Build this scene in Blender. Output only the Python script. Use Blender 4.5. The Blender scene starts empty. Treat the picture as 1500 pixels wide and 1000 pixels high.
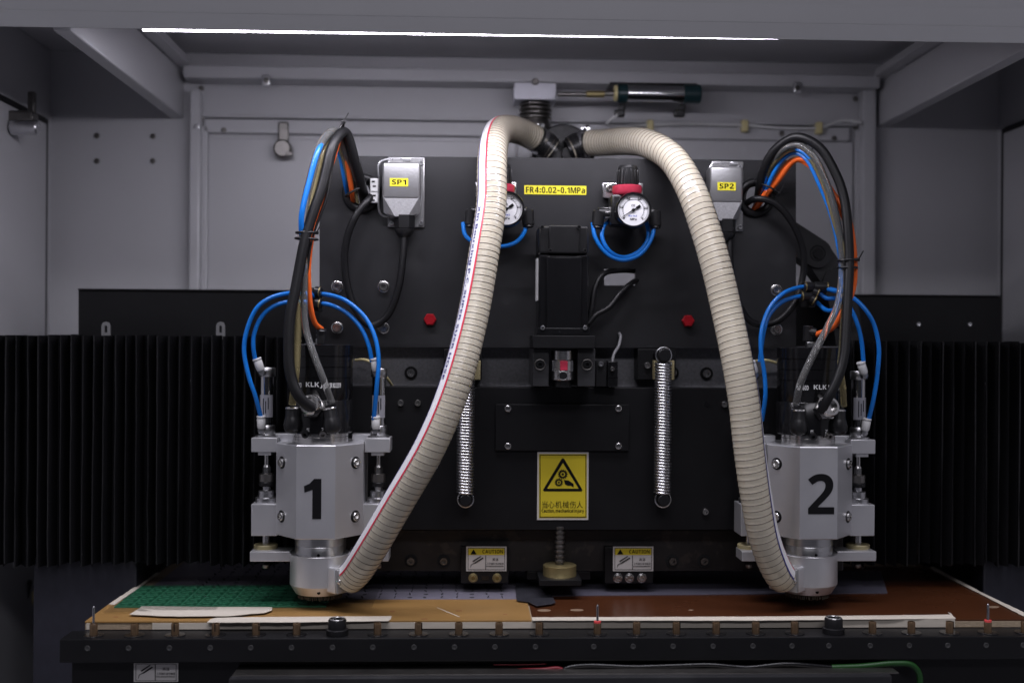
import bpy, bmesh, math, random
from mathutils import Vector, Matrix
from mathutils.geometry import tessellate_polygon
random.seed(7)
R = math.radians
sc = bpy.context.scene
COL = sc.collection
# ------------------------------------------------------------------ camera
F = 1667.0                       # focal length in photograph pixels (1500 px wide)
CAM = Vector((0.0, -1.667, 1.35))
CM = Matrix.Rotation(-0.037, 3, 'Z') @ Matrix.Rotation(R(90), 3, 'X') @ Matrix.Rotation(0.0065, 3, 'Z')
cd = bpy.data.cameras.new('camera')
cam = bpy.data.objects.new('camera', cd)
COL.objects.link(cam)
cam.matrix_world = Matrix.Translation(CAM) @ CM.to_4x4()
cd.sensor_width = 36.0
cd.lens = 36.0 * F / 1500.0
cd.clip_start = 0.05
cd.clip_end = 60.0
cd.dof.use_dof = True
cd.dof.focus_distance = 1.57
cd.dof.aperture_fstop = 2.4
sc.camera = cam
# ------------------------------------------------------------------ world, lamps, exposure
world = bpy.data.worlds.new('World')
sc.world = world
world.use_nodes = True
bg = world.node_tree.nodes['Background']
bg.inputs['Color'].default_value = (0.80, 0.82, 1.0, 1)
bg.inputs['Strength'].default_value = 0.02

def area_lamp(name, loc, target, sx, sy, power, color):
    l = bpy.data.lights.new(name, 'AREA')
    l.shape = 'RECTANGLE'
    l.size, l.size_y, l.energy, l.color = sx, sy, power, color
    o = bpy.data.objects.new(name, l)
    COL.objects.link(o)
    o.location = loc
    o.rotation_euler = (Vector(target) - Vector(loc)).to_track_quat('-Z', 'Y').to_euler()
    return o
# workshop ceiling lamp over the table, plus a weak fill added behind the camera
area_lamp('room_and_fill_lamp', (0.05, -0.95, 3.3), (0.05, -0.45, 1.0), 2.4, 0.35, 46, (0.93, 0.91, 1.0))
area_lamp('room_and_fill_lamp', (0.2, -3.0, 3.1), (0, 0, 1.2), 2.4, 0.35, 20, (0.93, 0.91, 1.0))
LED_POWER = 24.0        # radiance of the visible tube
LED_WATTS = 3.7
sc.view_settings.view_transform = 'Standard'
sc.view_settings.look = 'None'
sc.view_settings.exposure = 0.0
sc.view_settings.gamma = 1.0
sc.render.engine = 'CYCLES'
sc.cycles.use_denoising = True
sc.cycles.max_bounces = 8
sc.cycles.transparent_max_bounces = 12
sc.cycles.sample_clamp_indirect = 6.0
sc.cycles.caustics_reflective = False
sc.cycles.caustics_refractive = False

# ------------------------------------------------------------------ helpers
def ray(px, py):
    return CM @ Vector(((px - 750.0) / F, -(py - 500.0) / F, -1.0))
def at(px, py, Y=0.0):
    d = ray(px, py)
    return CAM + d * ((Y - CAM.y) / d.y)
def gr(px, py, z):
    d = ray(px, py)
    return CAM + d * ((z - CAM.z) / d.z)
def w(px, Y=0.0):
    return px * (Y + 1.667) / F
def lin(h):
    h = h.lstrip('#')
    return tuple((c / 12.92 if c <= .04045 else ((c + .055) / 1.055) ** 2.4) for c in [int(h[i:i + 2], 16) / 255 for i in (0, 2, 4)])

MATS = {}
def mat(name, color, rough=.5, metal=0.0, var=.12, scale=60.0, bump=.0, bscale=200.0, spec=.5, trans=0.0, ior=1.45,
        rvar=.15, coat=0.0, sss=0.0, stretch=None, alpha=1.0, emit=None, fleck=None):
    if name in MATS: return MATS[name]
    m = bpy.data.materials.new(name)
    m.use_nodes = True
    nt = m.node_tree; N = nt.nodes; L = nt.links
    p = N['Principled BSDF']
    tc = N.new('ShaderNodeTexCoord')
    mp = N.new('ShaderNodeMapping')
    L.new(tc.outputs['Object'], mp.inputs['Vector'])
    if stretch: mp.inputs['Scale'].default_value = stretch
    nz = N.new('ShaderNodeTexNoise'); nz.inputs['Scale'].default_value = scale; nz.inputs['Detail'].default_value = 5
    L.new(mp.outputs['Vector'], nz.inputs['Vector'])
    mix = N.new('ShaderNodeMix'); mix.data_type = 'RGBA'
    c = color
    mix.inputs['A'].default_value = (c[0] * (1 - var), c[1] * (1 - var), c[2] * (1 - var), 1)
    mix.inputs['B'].default_value = (min(1, c[0] * (1 + var)), min(1, c[1] * (1 + var)), min(1, c[2] * (1 + var)), 1)
    L.new(nz.outputs['Fac'], mix.inputs['Factor'])
    out = mix.outputs['Result']
    if fleck:
        vo = N.new('ShaderNodeTexNoise'); vo.inputs['Scale'].default_value = fleck[0]; vo.inputs['Detail'].default_value = 2
        L.new(mp.outputs['Vector'], vo.inputs['Vector'])
        cr = N.new('ShaderNodeValToRGB'); cr.color_ramp.elements[0].position = fleck[2]; cr.color_ramp.elements[1].position = fleck[2] + .08
        L.new(vo.outputs['Fac'], cr.inputs['Fac'])
        m2 = N.new('ShaderNodeMix'); m2.data_type = 'RGBA'
        m2.inputs['B'].default_value = (*fleck[1], 1)
        L.new(cr.outputs['Color'], m2.inputs['Factor']); L.new(out, m2.inputs['A'])
        out = m2.outputs['Result']
    L.new(out, p.inputs['Base Color'])
    mr = N.new('ShaderNodeMapRange')
    mr.inputs['To Min'].default_value = max(.02, rough - rvar * rough); mr.inputs['To Max'].default_value = min(1, rough + rvar * rough)
    n2 = N.new('ShaderNodeTexNoise'); n2.inputs['Scale'].default_value = scale * .35; n2.inputs['Detail'].default_value = 6
    L.new(mp.outputs['Vector'], n2.inputs['Vector'])
    L.new(n2.outputs['Fac'], mr.inputs['Value']); L.new(mr.outputs['Result'], p.inputs['Roughness'])
    p.inputs['Metallic'].default_value = metal
    p.inputs['Specular IOR Level'].default_value = spec
    p.inputs['Transmission Weight'].default_value = trans
    p.inputs['IOR'].default_value = ior
    p.inputs['Coat Weight'].default_value = coat
    p.inputs['Coat Roughness'].default_value = .15
    p.inputs['Alpha'].default_value = alpha
    if sss:
        p.inputs['Subsurface Weight'].default_value = sss
        p.inputs['Subsurface Radius'].default_value = (.01, .008, .006)
        p.inputs['Subsurface Scale'].default_value = .5
    if emit:
        p.inputs['Emission Color'].default_value = (*emit[0], 1); p.inputs['Emission Strength'].default_value = emit[1]
    if bump:
        n3 = N.new('ShaderNodeTexNoise'); n3.inputs['Scale'].default_value = bscale; n3.inputs['Detail'].default_value = 3
        L.new(mp.outputs['Vector'], n3.inputs['Vector'])
        b = N.new('ShaderNodeBump'); b.inputs['Strength'].default_value = bump; b.inputs['Distance'].default_value = .001
        L.new(n3.outputs['Fac'], b.inputs['Height']); L.new(b.outputs['Normal'], p.inputs['Normal'])
    MATS[name] = m
    return m

paint = mat('grey_enclosure_paint', (.48, .48, .50), .38, var=.05, scale=9, bump=.12, bscale=420, rvar=.2)
anod = mat('black_anodised_aluminium', (.017, .017, .019), .42, var=.35, scale=14, bump=.06, bscale=500, rvar=.45, fleck=(11, (.025, .025, .027), .57))
anod2 = mat('black_painted_steel', (.007, .007, .008), .42, spec=.35, var=.3, scale=25, bump=.08, bscale=400, rvar=.3)
blackpl = mat('black_plastic', (.013, .013, .014), .33, var=.2, scale=80, bump=.05)
rubber = mat('black_rubber_cable', (.008, .008, .009), .42, spec=.4, var=.25, scale=90, bump=.08, bscale=300)
gloss = mat('gloss_black_lacquer', (.008, .008, .009), .18, var=.2, scale=30, rvar=.4)
fabric = mat('black_bellows_cloth', (.005, .005, .006), .55, spec=.22, var=.35, scale=120, bump=.25, bscale=900)
hem = mat('bellows_hem', (.022, .022, .024), .38, var=.4, scale=40, bump=.1)
granite = mat('dark_granite', (.22, .22, .235), .5, var=.5, scale=240, bump=.15, bscale=600, fleck=(420, (.22, .22, .235), .56))
castd = mat('dark_cast_iron', (.022, .020, .020), .5, var=.6, scale=40, bump=.2, bscale=300, fleck=(60, (.045, .038, .034), .58))
alu = mat('bead_blasted_aluminium', (.68, .68, .70), .42, metal=.85, var=.05, scale=30, bump=.05, bscale=900, rvar=.15)
alud = mat('turned_aluminium', (.55, .55, .56), .3, metal=1.0, var=.12, scale=40, stretch=(1, 1, 25), rvar=.3)
steel = mat('bright_steel', (.62, .61, .60), .24, metal=1.0, var=.1, scale=60, rvar=.3)
zinc = mat('zinc_plated_steel', (.68, .68, .70), .28, metal=1.0, var=.15, scale=80, rvar=.3)
dsteel = mat('dull_dark_steel', (.22, .21, .20), .38, metal=1.0, var=.3, scale=60)
diecast = mat('die_cast_grey_lacquer', (.34, .34, .345), .34, metal=.65, var=.08, scale=60, bump=.15, bscale=350)
rough_cast = mat('bare_cast_metal', (.66, .66, .67), .38, metal=.45, var=.3, scale=420, bump=.35, bscale=500)
brass = mat('aged_brass', (.33, .27, .13), .4, metal=.8, var=.25, scale=60)
bush = mat('amber_nylon', (.36, .31, .17), .4, var=.15, scale=50)
bronze = mat('brown_collet_steel', (.30, .20, .12), .36, metal=.9, var=.35, scale=130)
hosem = mat('cream_pvc_hose', (.57, .52, .415), .22, var=.15, scale=22, bump=.04, coat=.25, sss=.25)
wirem = mat('embedded_hose_wire', (.13, .11, .09), .4, var=.2)
whitep = mat('white_print', (.78, .78, .80), .35, var=.05)
redp = mat('red_print', (.62, .03, .07), .35, var=.1)
navyp = mat('navy_print', (.035, .035, .20), .35, var=.1)
blue = mat('blue_polyurethane_tube', (.010, .175, .62), .24, var=.08, scale=40, spec=.5)
orange = mat('orange_polyurethane_tube', (.78, .13, .02), .28, var=.08, scale=40)
clear = mat('clear_polyurethane_tube', (.84, .84, .82), .10, var=.05, trans=.90, ior=1.3, spec=.6)
amberclear = mat('yellowed_clear_tube', (.78, .66, .34), .14, var=.08, trans=.8, ior=1.25)
cream = mat('cream_thin_tube', (.62, .54, .28), .35, var=.1)
whitepl = mat('white_plastic', (.66, .66, .66), .35, var=.05, scale=60)
red = mat('red_plastic', (.47, .035, .07), .35, var=.15, scale=120)
redcap = mat('dark_red_plug', (.33, .008, .015), .3, var=.2, scale=120)
yellow = mat('yellow_tape_label', (.86, .76, .04), .4, var=.04)
signy = mat('yellow_sign_vinyl', (.66, .53, .03), .42, var=.06, scale=20)
signw = mat('white_sign_vinyl', (.58, .56, .54), .42, var=.05)
ink = mat('black_ink', (.006, .006, .007), .6, var=.2, spec=.15)
inkw = mat('white_ink', (.75, .75, .75), .5, var=.15)
blueink = mat('blue_ink', (.05, .09, .45), .5, var=.1)
glass = mat('gauge_glass', (.95, .95, .95), .03, var=.0, trans=1.0, ior=1.1, alpha=.25)
tanb = mat('tan_phenolic_board', (.30, .17, .058), .38, var=.16, scale=14, bump=.05, rvar=.3)
brownb = mat('brown_phenolic_board', (.066, .022, .009), .27, var=.2, scale=10, rvar=.35)
mdf = mat('fibreboard_edge', (.38, .30, .21), .8, var=.3, scale=260, bump=.5, bscale=500)
tape = mat('masking_tape', (.58, .53, .45), .6, var=.12, scale=50, bump=.35, bscale=120, stretch=(.25, 1, 1))
sheetm = mat('lavender_grey_backing_sheet', (.17, .16, .20), .4, var=.1, scale=12, rvar=.3)
film = mat('clear_plastic_film', (.03, .03, .03), .12, var=.1, spec=.6, alpha=.10)
darkfilm = mat('smoky_plastic_film', (.05, .05, .06), .2, var=.3, scale=40, spec=.7, alpha=.82)
green = mat('green_solder_mask', (.006, .080, .036), .3, var=.25, scale=300)
green2 = mat('pale_green_copper_trace', (.045, .22, .12), .35, var=.3, scale=500)
tool = mat('drill_shank_steel', (.45, .45, .48), .25, metal=1.0, var=.1)
greenwire = mat('green_cable_jacket', (.008, .05, .008), .4, var=.1)
redwire = mat('red_cable_jacket', (.16, .005, .012), .4, var=.1)
ledm = mat('led_diffuser', (.9, .9, .9), .4, emit=((.92, .88, 1.0), LED_POWER))
floorm = mat('grey_workshop_floor', (.20, .20, .22), .6, var=.15, scale=6)
zincblock = mat('satin_white_metal', (.62, .62, .68), .4, metal=.3, var=.05)
cyltube = mat('polished_cylinder_tube', (.60, .60, .61), .14, metal=1.0, var=.05)
teal = mat('dark_teal_end_cap', (.01, .03, .035), .3, var=.2)

class MB:
    def __init__(s): s.bm = bmesh.new(); s.flat = False
    def _ring(s, c, u, v, r, seg, hexa=False):
        out = []
        for i in range(seg):
            a = 2 * math.pi * i / seg
            rr = r
            if hexa: rr = r * math.cos(math.pi / 6) / math.cos((a % (math.pi / 3)) - math.pi / 6)
            out.append(s.bm.verts.new(c + u * (rr * math.cos(a)) + v * (rr * math.sin(a))))
        return out
    def _bridge(s, a, b):
        n = len(a)
        for i in range(n): s.bm.faces.new((a[i], a[(i + 1) % n], b[(i + 1) % n], b[i]))
    def box(s, c, size, bev=0.0, rot=None, seg=2):
        s.flat = True
        t = bmesh.new()
        bmesh.ops.create_cube(t, size=1)
        for v in t.verts: v.co = Vector((v.co.x * size[0], v.co.y * size[1], v.co.z * size[2]))
        if bev: bmesh.ops.bevel(t, geom=list(t.edges), offset=min(bev, .45 * min(size)), segments=seg, affect='EDGES', profile=.5)
        M = Matrix.Translation(Vector(c))
        if rot is not None: M = M @ rot.to_4x4()
        t.transform(M)
        me = bpy.data.meshes.new('tmp'); t.to_mesh(me); t.free()
        s.bm.from_mesh(me); bpy.data.meshes.remove(me)
        return s
    def pbox(s, x0, x1, y0, y1, Y, depth, bev=.0008):
        """box whose front face fills this rectangle at distance Y"""
        yc, xc = (y0 + y1) / 2, (x0 + x1) / 2
        c = at(xc, yc, Y)
        sx = at(x1, yc, Y).x - at(x0, yc, Y).x; sz = at(xc, y0, Y).z - at(xc, y1, Y).z
        return s.box((c.x, Y + depth / 2, c.z), (sx, depth, sz), bev)
    def lathe(s, o, axis, prof, seg=28, hexset=(), cap=True):
        o = Vector(o); ax = Vector(axis).normalized()
        ref = Vector((0, 0, 1)) if abs(ax.z) < .9 else Vector((0, 1, 0))
        u = ax.cross(ref).normalized(); v = ax.cross(u)
        prev = None; first = None
        for i, (t, r) in enumerate(prof):
            if r <= 1e-7:
                c = s.bm.verts.new(o + ax * t); ring = c
                if isinstance(prev, list):
                    n = len(prev)
                    for k in range(n): s.bm.faces.new((prev[k], prev[(k + 1) % n], c))
            else:
                ring = s._ring(o + ax * t, u, v, r, seg, i in hexset)
                if isinstance(prev, list): s._bridge(prev, ring)
                elif prev is not None:
                    for k in range(seg): s.bm.faces.new((prev, ring[(k + 1) % seg], ring[k]))
            if first is None: first = ring
            prev = ring
        if cap:
            if isinstance(first, list): s.bm.faces.new(first)
            if isinstance(prev, list): s.bm.faces.new(prev)
        return s
    def cyl(s, p0, p1, r, r1=None, seg=24, bev=0.0, hexa=False):
        p0, p1 = Vector(p0), Vector(p1); L = (p1 - p0).length; r1 = r if r1 is None else r1
        if bev: pr = [(0, r - bev), (bev, r), (L - bev, r1), (L, r1 - bev)]
        else: pr = [(0, r), (L, r1)]
        return s.lathe(p0, p1 - p0, pr, seg, hexset=set(range(4)) if hexa else ())
    def torus(s, c, axis, Rr, r, seg=28, ms=10):
        c = Vector(c); ax = Vector(axis).normalized()
        ref = Vector((0, 0, 1)) if abs(ax.z) < .9 else Vector((0, 1, 0))
        u = ax.cross(ref).normalized(); v = ax.cross(u)
        rings = []
        for i in range(seg):
            a = 2 * math.pi * i / seg
            d = u * math.cos(a) + v * math.sin(a)
            rings.append([s.bm.verts.new(c + d * (Rr + r * math.cos(b)) + ax * (r * math.sin(b))) for b in [2 * math.pi * k / ms for k in range(ms)]])
        for i in range(seg): s._bridge(rings[i], rings[(i + 1) % seg])
        return s
    def prism(s, pts, a0, a1, axis='Y', holes=()):
        f = {'Y': lambda p, t: Vector((p[0], t, p[1])), 'Z': lambda p, t: Vector((p[0], p[1], t)), 'X': lambda p, t: Vector((t, p[0], p[1]))}[axis]
        loops = [list(pts)] + [list(h) for h in holes]
        flat = [p for l in loops for p in l]
        tris = tessellate_polygon([[Vector((p[0], p[1], 0)) for p in l] for l in loops]) if holes else None
        A = [s.bm.verts.new(f(p, a0)) for p in flat]; B = [s.bm.verts.new(f(p, a1)) for p in flat]
        if tris:
            for t in tris:
                s.bm.faces.new([A[i] for i in t]); s.bm.faces.new([B[i] for i in t])
        else:
            s.bm.faces.new(A); s.bm.faces.new(B)
        k = 0
        for l in loops:
            n = len(l)
            for i in range(n):
                j = (i + 1) % n
                s.bm.faces.new((A[k + i], A[k + j], B[k + j], B[k + i]))
            k += n
        return s
    def ppoly(s, pts, Y, depth, holes=()):
        """outline given in the plane at distance Y, then a real thickness"""
        q = lambda l: [(at(x, y, Y).x, at(x, y, Y).z) for x, y in l]
        return s.prism(q(pts), Y, Y + depth, 'Y', [q(h) for h in holes])
    def tube(s, path, r, seg=12, cap=True):
        rings = []
        n = len(path.p)
        for i in range(n):
            rr = r(i / (n - 1)) if callable(r) else r
            rings.append([s.bm.verts.new(path.p[i] + path.n[i] * (rr * math.cos(b)) + path.b[i] * (rr * math.sin(b))) for b in [2 * math.pi * k / seg for k in range(seg)]])
        for i in range(n - 1): s._bridge(rings[i], rings[i + 1])
        if cap: s.bm.faces.new(rings[0]); s.bm.faces.new(rings[-1])
        return s

class Path:
    """smooth curve through points, with twist-free frames"""
    def __init__(s, pts, step=.004, n0=None):
        pts = [Vector(p) for p in pts]
        P = [pts[0] * 2 - pts[1]] + pts + [pts[-1] * 2 - pts[-2]]
        raw = []
        for i in range(1, len(P) - 2):
            a, b, c, d = P[i - 1:i + 3]
            # centripetal parametrisation
            t0 = 0; t1 = t0 + max(1e-6, (b - a).length ** .5); t2 = t1 + max(1e-6, (c - b).length ** .5); t3 = t2 + max(1e-6, (d - c).length ** .5)
            for k in range(24):
                t = t1 + (t2 - t1) * k / 24
                A1 = a * ((t1 - t) / (t1 - t0)) + b * ((t - t0) / (t1 - t0))
                A2 = b * ((t2 - t) / (t2 - t1)) + c * ((t - t1) / (t2 - t1))
                A3 = c * ((t3 - t) / (t3 - t2)) + d * ((t - t2) / (t3 - t2))
                B1 = A1 * ((t2 - t) / (t2 - t0)) + A2 * ((t - t0) / (t2 - t0))
                B2 = A2 * ((t3 - t) / (t3 - t1)) + A3 * ((t - t1) / (t3 - t1))
                raw.append(B1 * ((t2 - t) / (t2 - t1)) + B2 * ((t - t1) / (t2 - t1)))
        raw.append(pts[-1])
        acc = [0.0]
        for i in range(1, len(raw)): acc.append(acc[-1] + (raw[i] - raw[i - 1]).length)
        s.L = acc[-1]
        n = max(3, int(s.L / step) + 1)
        s.p = []
        j = 0
        for i in range(n):
            t = s.L * i / (n - 1)
            while j < len(acc) - 2 and acc[j + 1] < t: j += 1
            f = (t - acc[j]) / max(1e-9, acc[j + 1] - acc[j])
            s.p.append(raw[j].lerp(raw[j + 1], min(1, f)))
        T = []
        for i in range(n):
            T.append((s.p[min(n - 1, i + 1)] - s.p[max(0, i - 1)]).normalized())
        s.t = T
        k0 = int((n - 1) * .6)
        ref = n0 or Vector((0, -1, 0))
        N0 = (ref - T[k0] * ref.dot(T[k0]))
        if N0.length < .1: N0 = Vector((0, 0, 1)) - T[k0] * T[k0].z
        N0.normalize()
        s.n = [None] * n; s.n[k0] = N0
        for i in range(k0 + 1, n):
            v = s.n[i - 1] - T[i] * s.n[i - 1].dot(T[i]); s.n[i] = v.normalized()
        for i in range(k0 - 1, -1, -1):
            v = s.n[i + 1] - T[i] * s.n[i + 1].dot(T[i]); s.n[i] = v.normalized()
        s.b = [T[i].cross(s.n[i]) for i in range(n)]
    def frame(s, d):
        n = len(s.p); f = max(0, min(n - 1.001, d / s.L * (n - 1))); i = int(f); f -= i
        return s.p[i].lerp(s.p[i + 1], f), s.n[i].lerp(s.n[i + 1], f), s.b[i].lerp(s.b[i + 1], f)

WL = {}
def thing(name, label, cat, loc, group=None, kind=None):
    o = bpy.data.objects.new(name, None)
    o.empty_display_size = .02
    COL.objects.link(o); o.location = Vector(loc); WL[o] = Vector(loc)
    o['label'] = label; o['category'] = cat
    if group: o['group'] = group
    if kind: o['kind'] = kind
    return o
def finish(bm, m, smooth=40):
    bmesh.ops.recalc_face_normals(bm, faces=bm.faces)
    me = bpy.data.meshes.new('mesh'); bm.to_mesh(me); bm.free()
    me.materials.append(m)
    if smooth:
        me.shade_smooth(); me.set_sharp_from_angle(angle=R(smooth))
    return me
def centre(me):
    lo = Vector((1e9,) * 3); hi = Vector((-1e9,) * 3)
    for v in me.vertices:
        for k in range(3):
            lo[k] = min(lo[k], v.co[k]); hi[k] = max(hi[k], v.co[k])
    c = (lo + hi) / 2
    me.transform(Matrix.Translation(-c))
    return c
def put(name, me, c, parent=None):
    o = bpy.data.objects.new(name, me); COL.objects.link(o)
    if parent: o.parent = parent; o.location = Vector(c) - WL[parent]
    else: o.location = Vector(c)
    WL[o] = Vector(c)
    return o
def obj(name, mb, m, parent=None, smooth=40, label=None):
    me = finish(mb.bm, m, 20 if (smooth == 40 and mb.flat) else smooth); me.name = name
    o = put(name, me, centre(me), parent)
    if label: o['label'] = label
    return o
def tag(o, label, cat, group=None, kind=None):
    o['label'] = label; o['category'] = cat
    if group: o['group'] = group
    if kind: o['kind'] = kind
    return o

_bolts = {}
def bolt(parent, px, py, Y, r, m=None, washer=True, name='bolt', h=.85):
    """socket head screw standing on the surface at distance Y"""
    m = m or steel
    key = (round(r, 5), m.name, washer, h)
    if key not in _bolts:
        b = MB()
        t0 = 0
        if washer:
            b.lathe((0, 0, 0), (0, -1, 0), [(0, r * 1.32), (r * .18, r * 1.32), (r * .22, r * 1.26), (r * .22, r * .9)], 24); t0 = r * .2
        H = r * h
        b.lathe((0, 0, 0), (0, -1, 0), [(t0, r), (t0 + H * .8, r), (t0 + H, r * .86), (t0 + H, r * .58), (t0 + H * .1, r * .55), (t0 + H * .1, 0)], 24, hexset={3, 4})
        _bolts[key] = finish(b.bm, m)
        _bolts[key].name = 'bolt'
    p = at(px, py, Y)
    return put(name, _bolts[key], p, parent)

def sans(s, bold=True):
    # sans-serif letter forms of the bundled font
    a, b, d = (0x1D5D4, 0x1D5EE, 0x1D7EC) if bold else (0x1D5A0, 0x1D5BA, 0x1D7E2)
    o = ''
    for c in s:
        if 'A' <= c <= 'Z': c = chr(a + ord(c) - 65)
        elif 'a' <= c <= 'z': c = chr(b + ord(c) - 97)
        elif '0' <= c <= '9': c = chr(d + ord(c) - 48)
        o += c
    return o
_gl = {}
def glyph(c, bold):
    """outline of one character as (vertices, faces), starting at x = 0"""
    if (c, bold) in _gl: return _gl[(c, bold)]
    q = {'.': [(0, 0, .17, .17)], ':': [(0, .03, .17, .20), (0, .36, .17, .53)], '-': [(0, .24, .34, .37)], ',': [(.03, -.13, .17, .17)]}.get(c)
    if q:
        v, f = [], []
        for x0, y0, x1, y1 in q:
            k = len(v); v += [(x0, y0), (x1, y0), (x1, y1), (x0, y1)]; f.append((k, k + 1, k + 2, k + 3))
    else:
        cu = bpy.data.curves.new('txt', 'FONT'); cu.body = sans(c, bold); cu.size = 1; cu.resolution_u = 3
        o = bpy.data.objects.new('txt', cu)
        me = o.to_mesh()
        v = [(p.co.x, p.co.y) for p in me.vertices]; f = [tuple(p.vertices) for p in me.polygons]
        o.to_mesh_clear(); bpy.data.objects.remove(o); bpy.data.curves.remove(cu)
        m0 = min(p[0] for p in v); v = [(p[0] - m0, p[1]) for p in v]
    _gl[(c, bold)] = (v, f, max(p[0] for p in v))
    return _gl[(c, bold)]
def text_mesh(s, offset=0.0, track=.11, bold=True):
    V, Fc, x = [], [], 0.0
    for c in s:
        if c == ' ': x += .22; continue
        v, f, wd = glyph(c, bold); k = len(V)
        V += [(x + p[0], p[1], 0) for p in v]; Fc += [tuple(i + k for i in t) for t in f]
        x += wd + track
    me = bpy.data.meshes.new('lettering'); me.from_pydata(V, [], Fc)
    return me
def lettering(s, x0, x1, y0, y1, Y, m, parent, name='lettering', offset=.01, vert=0):
    """flat print filling this rectangle at distance Y; vert=1 reads upwards, -1 downwards"""
    me = text_mesh(s, offset)
    xs = [v.co.x for v in me.vertices]; ys = [v.co.y for v in me.vertices]
    a0, a1, b0, b1 = min(xs), max(xs), min(ys), max(ys)
    A, B = at(x0, (y0 + y1) / 2, Y), at(x1, (y0 + y1) / 2, Y); Zt, Zb = at((x0 + x1) / 2, y0, Y).z, at((x0 + x1) / 2, y1, Y).z
    for v in me.vertices:
        u = (v.co.x - a0) / (a1 - a0); t = (v.co.y - b0) / (b1 - b0)
        if vert == 1: u, t = 1 - t, u
        if vert == -1: u, t = t, 1 - u
        v.co = Vector((A.x + (B.x - A.x) * u, Y, Zb + (Zt - Zb) * t))
    me.materials.clear(); me.materials.append(m)
    me.name = name
    return put(name, me, centre(me), parent)

def cable(name, pts, r, m, label, cat='cable', group=None, seg=12, step=.004):
    p = Path([at(*q) for q in pts], step)
    o = obj(name, MB().tube(p, r, seg), m, None, 60)
    return tag(o, label, cat, group)

# ------------------------------------------------------------------ enclosure
B = .385
XL = at(75, 300, B).x; XR = at(1460, 300, B).x
ZC = at(700, 85, B).z
ZF = .55
enc = thing('machine_enclosure', 'pale grey sheet metal enclosure surrounding the drilling machine', 'enclosure', (0, B, ZF))
obj('back_panel', MB().box(((XL + XR) / 2, B + .004, (ZC + ZF) / 2), (XR - XL + .02, .008, ZC - ZF)), paint, enc)
obj('ceiling_panel', MB().box(((XL + XR) / 2, (B - .30) / 2, ZC + .005), (XR - XL + .02, B + .30, .008)), paint, enc)
for X, sg in ((XL, -1), (XR, 1)):
    obj('side_panel', MB().box((X + sg * .006, (B - .9) / 2 + .02, (ZC + ZF) / 2), (.008, B + .9, ZC - ZF)), paint, enc)
# front beam: folded profile
z0 = at(700, 50.3, -.22).z; z1 = at(700, 26, -.22).z
obj('front_beam', MB().prism([(-.22, z0), (-.2205, z1 - .001), (-.2185, z1 + .001), (-.190, z1 + .16), (-.13, z1 + .16), (-.13, z0 + .05), (-.18, z0 + .05), (-.18, z0 + .045), (-.2185, z0 + .045), (-.2185, z0)], -1.35, 1.45, 'X'), paint, enc, 20)
# rear ceiling tube
zt0, zt1 = at(700, 120, .33).z, at(700, 101, .33).z
obj('rear_beam', MB().box(((at(268, 108, .33).x + at(1290, 118, .33).x) / 2, .355, (zt0 + zt1) / 2), (at(1290, 118, .33).x - at(268, 108, .33).x, .05, zt1 - zt0), .003), paint, enc)
# side beams with a return flange
for px, ytop, ybot, sg in ((270, 107, 174, -1), (1283, 124, 187, 1)):
    X = at(px, 140, B).x; za = at(px, ytop, B).z; zb = at(px, ybot, B).z
    obj('side_beam', MB().box((X + sg * .012, (B - .19) / 2, (za + zb) / 2), (.024, B + .19, za - zb), .003), paint, enc)
    obj('beam_flange', MB().box((X - sg * .012, (.33 - .19) / 2, za + .0075), (.022, .33 + .19, .014), .002), paint, enc)
# posts, frame rails, door of the back wall
for a, b_ in ((275, 291), (1262, 1282)):
    obj('corner_post', MB().pbox(a, b_, 130, 900, B - .03, .03, .004), paint, enc)
    k = 1 if a < 700 else -1
    e = b_ if a < 700 else a
    obj('post_flange', MB().pbox(min(e, e + 11 * k) + .5, max(e, e + 11 * k), 184, 900, B - .012, .012, .002), paint, enc)
obj('frame_rail', MB().pbox(303, 1250, 180, 201, B - .012, .012, .003), paint, enc)
obj('lintel_lip', MB().pbox(292, 1261, 174, 178, B - .018, .018, .002), paint, enc)
door = obj('rear_door', MB().pbox(304, 755, 205, 900, B - .006, .006, .002), paint, enc)
door2 = obj('rear_door', MB().pbox(758, 1249, 205, 900, B - .006, .006, .002), paint, enc)
for dr, px in ((door, 415),):
    l = MB().pbox(px - 8, px + 7, 178, 208, B - .02, .010, .003)
    lo = obj('latch', l, dsteel, dr)
    l2 = MB(); p = at(px, 219, B - .02); l2.cyl((p.x, B - .008, p.z), (p.x, B - .034, p.z), w(13, B), bev=.003); q = at(px + 9, 226, B - .03); l2.box((q.x, q.y, q.z), (.012, .01, .008), .002)
    obj('latch_knob', l2, dsteel, dr)
for (x, y) in ((142, 199), (224, 200), (142, 236), (224, 236), (328, 191), (1145, 196), (1222, 203), (295, 130), (295, 173), (1253, 145), (1253, 187)):
    bolt(enc, x, y, B - .001 if x < 260 else B - .012, w(4.0, B), dsteel, False, 'screw', .3)
for x, y in ((288, 186),):
    bolt(enc, x, y, B - .03, w(4, B), zinc, False, 'screw', .4)
for x, y in ((390, 113), (1168, 124)):
    p = at(x, y, .325)
    obj('cable_clip', MB().box((p.x, .326, p.z - .006), (.014, .012, .02), .003), zinc, enc)
    bolt(enc, x, y + 5, .318, w(4, .3), dsteel, False, 'screw', .4)
for x, y0, y1 in ():
    p = at(x, 70, .18); obj('ceiling_bracket', MB().box((p.x, .25, ZC - .012), (.05 if x == 785 else .012, .09, .024), .003), paint, enc)
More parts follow.
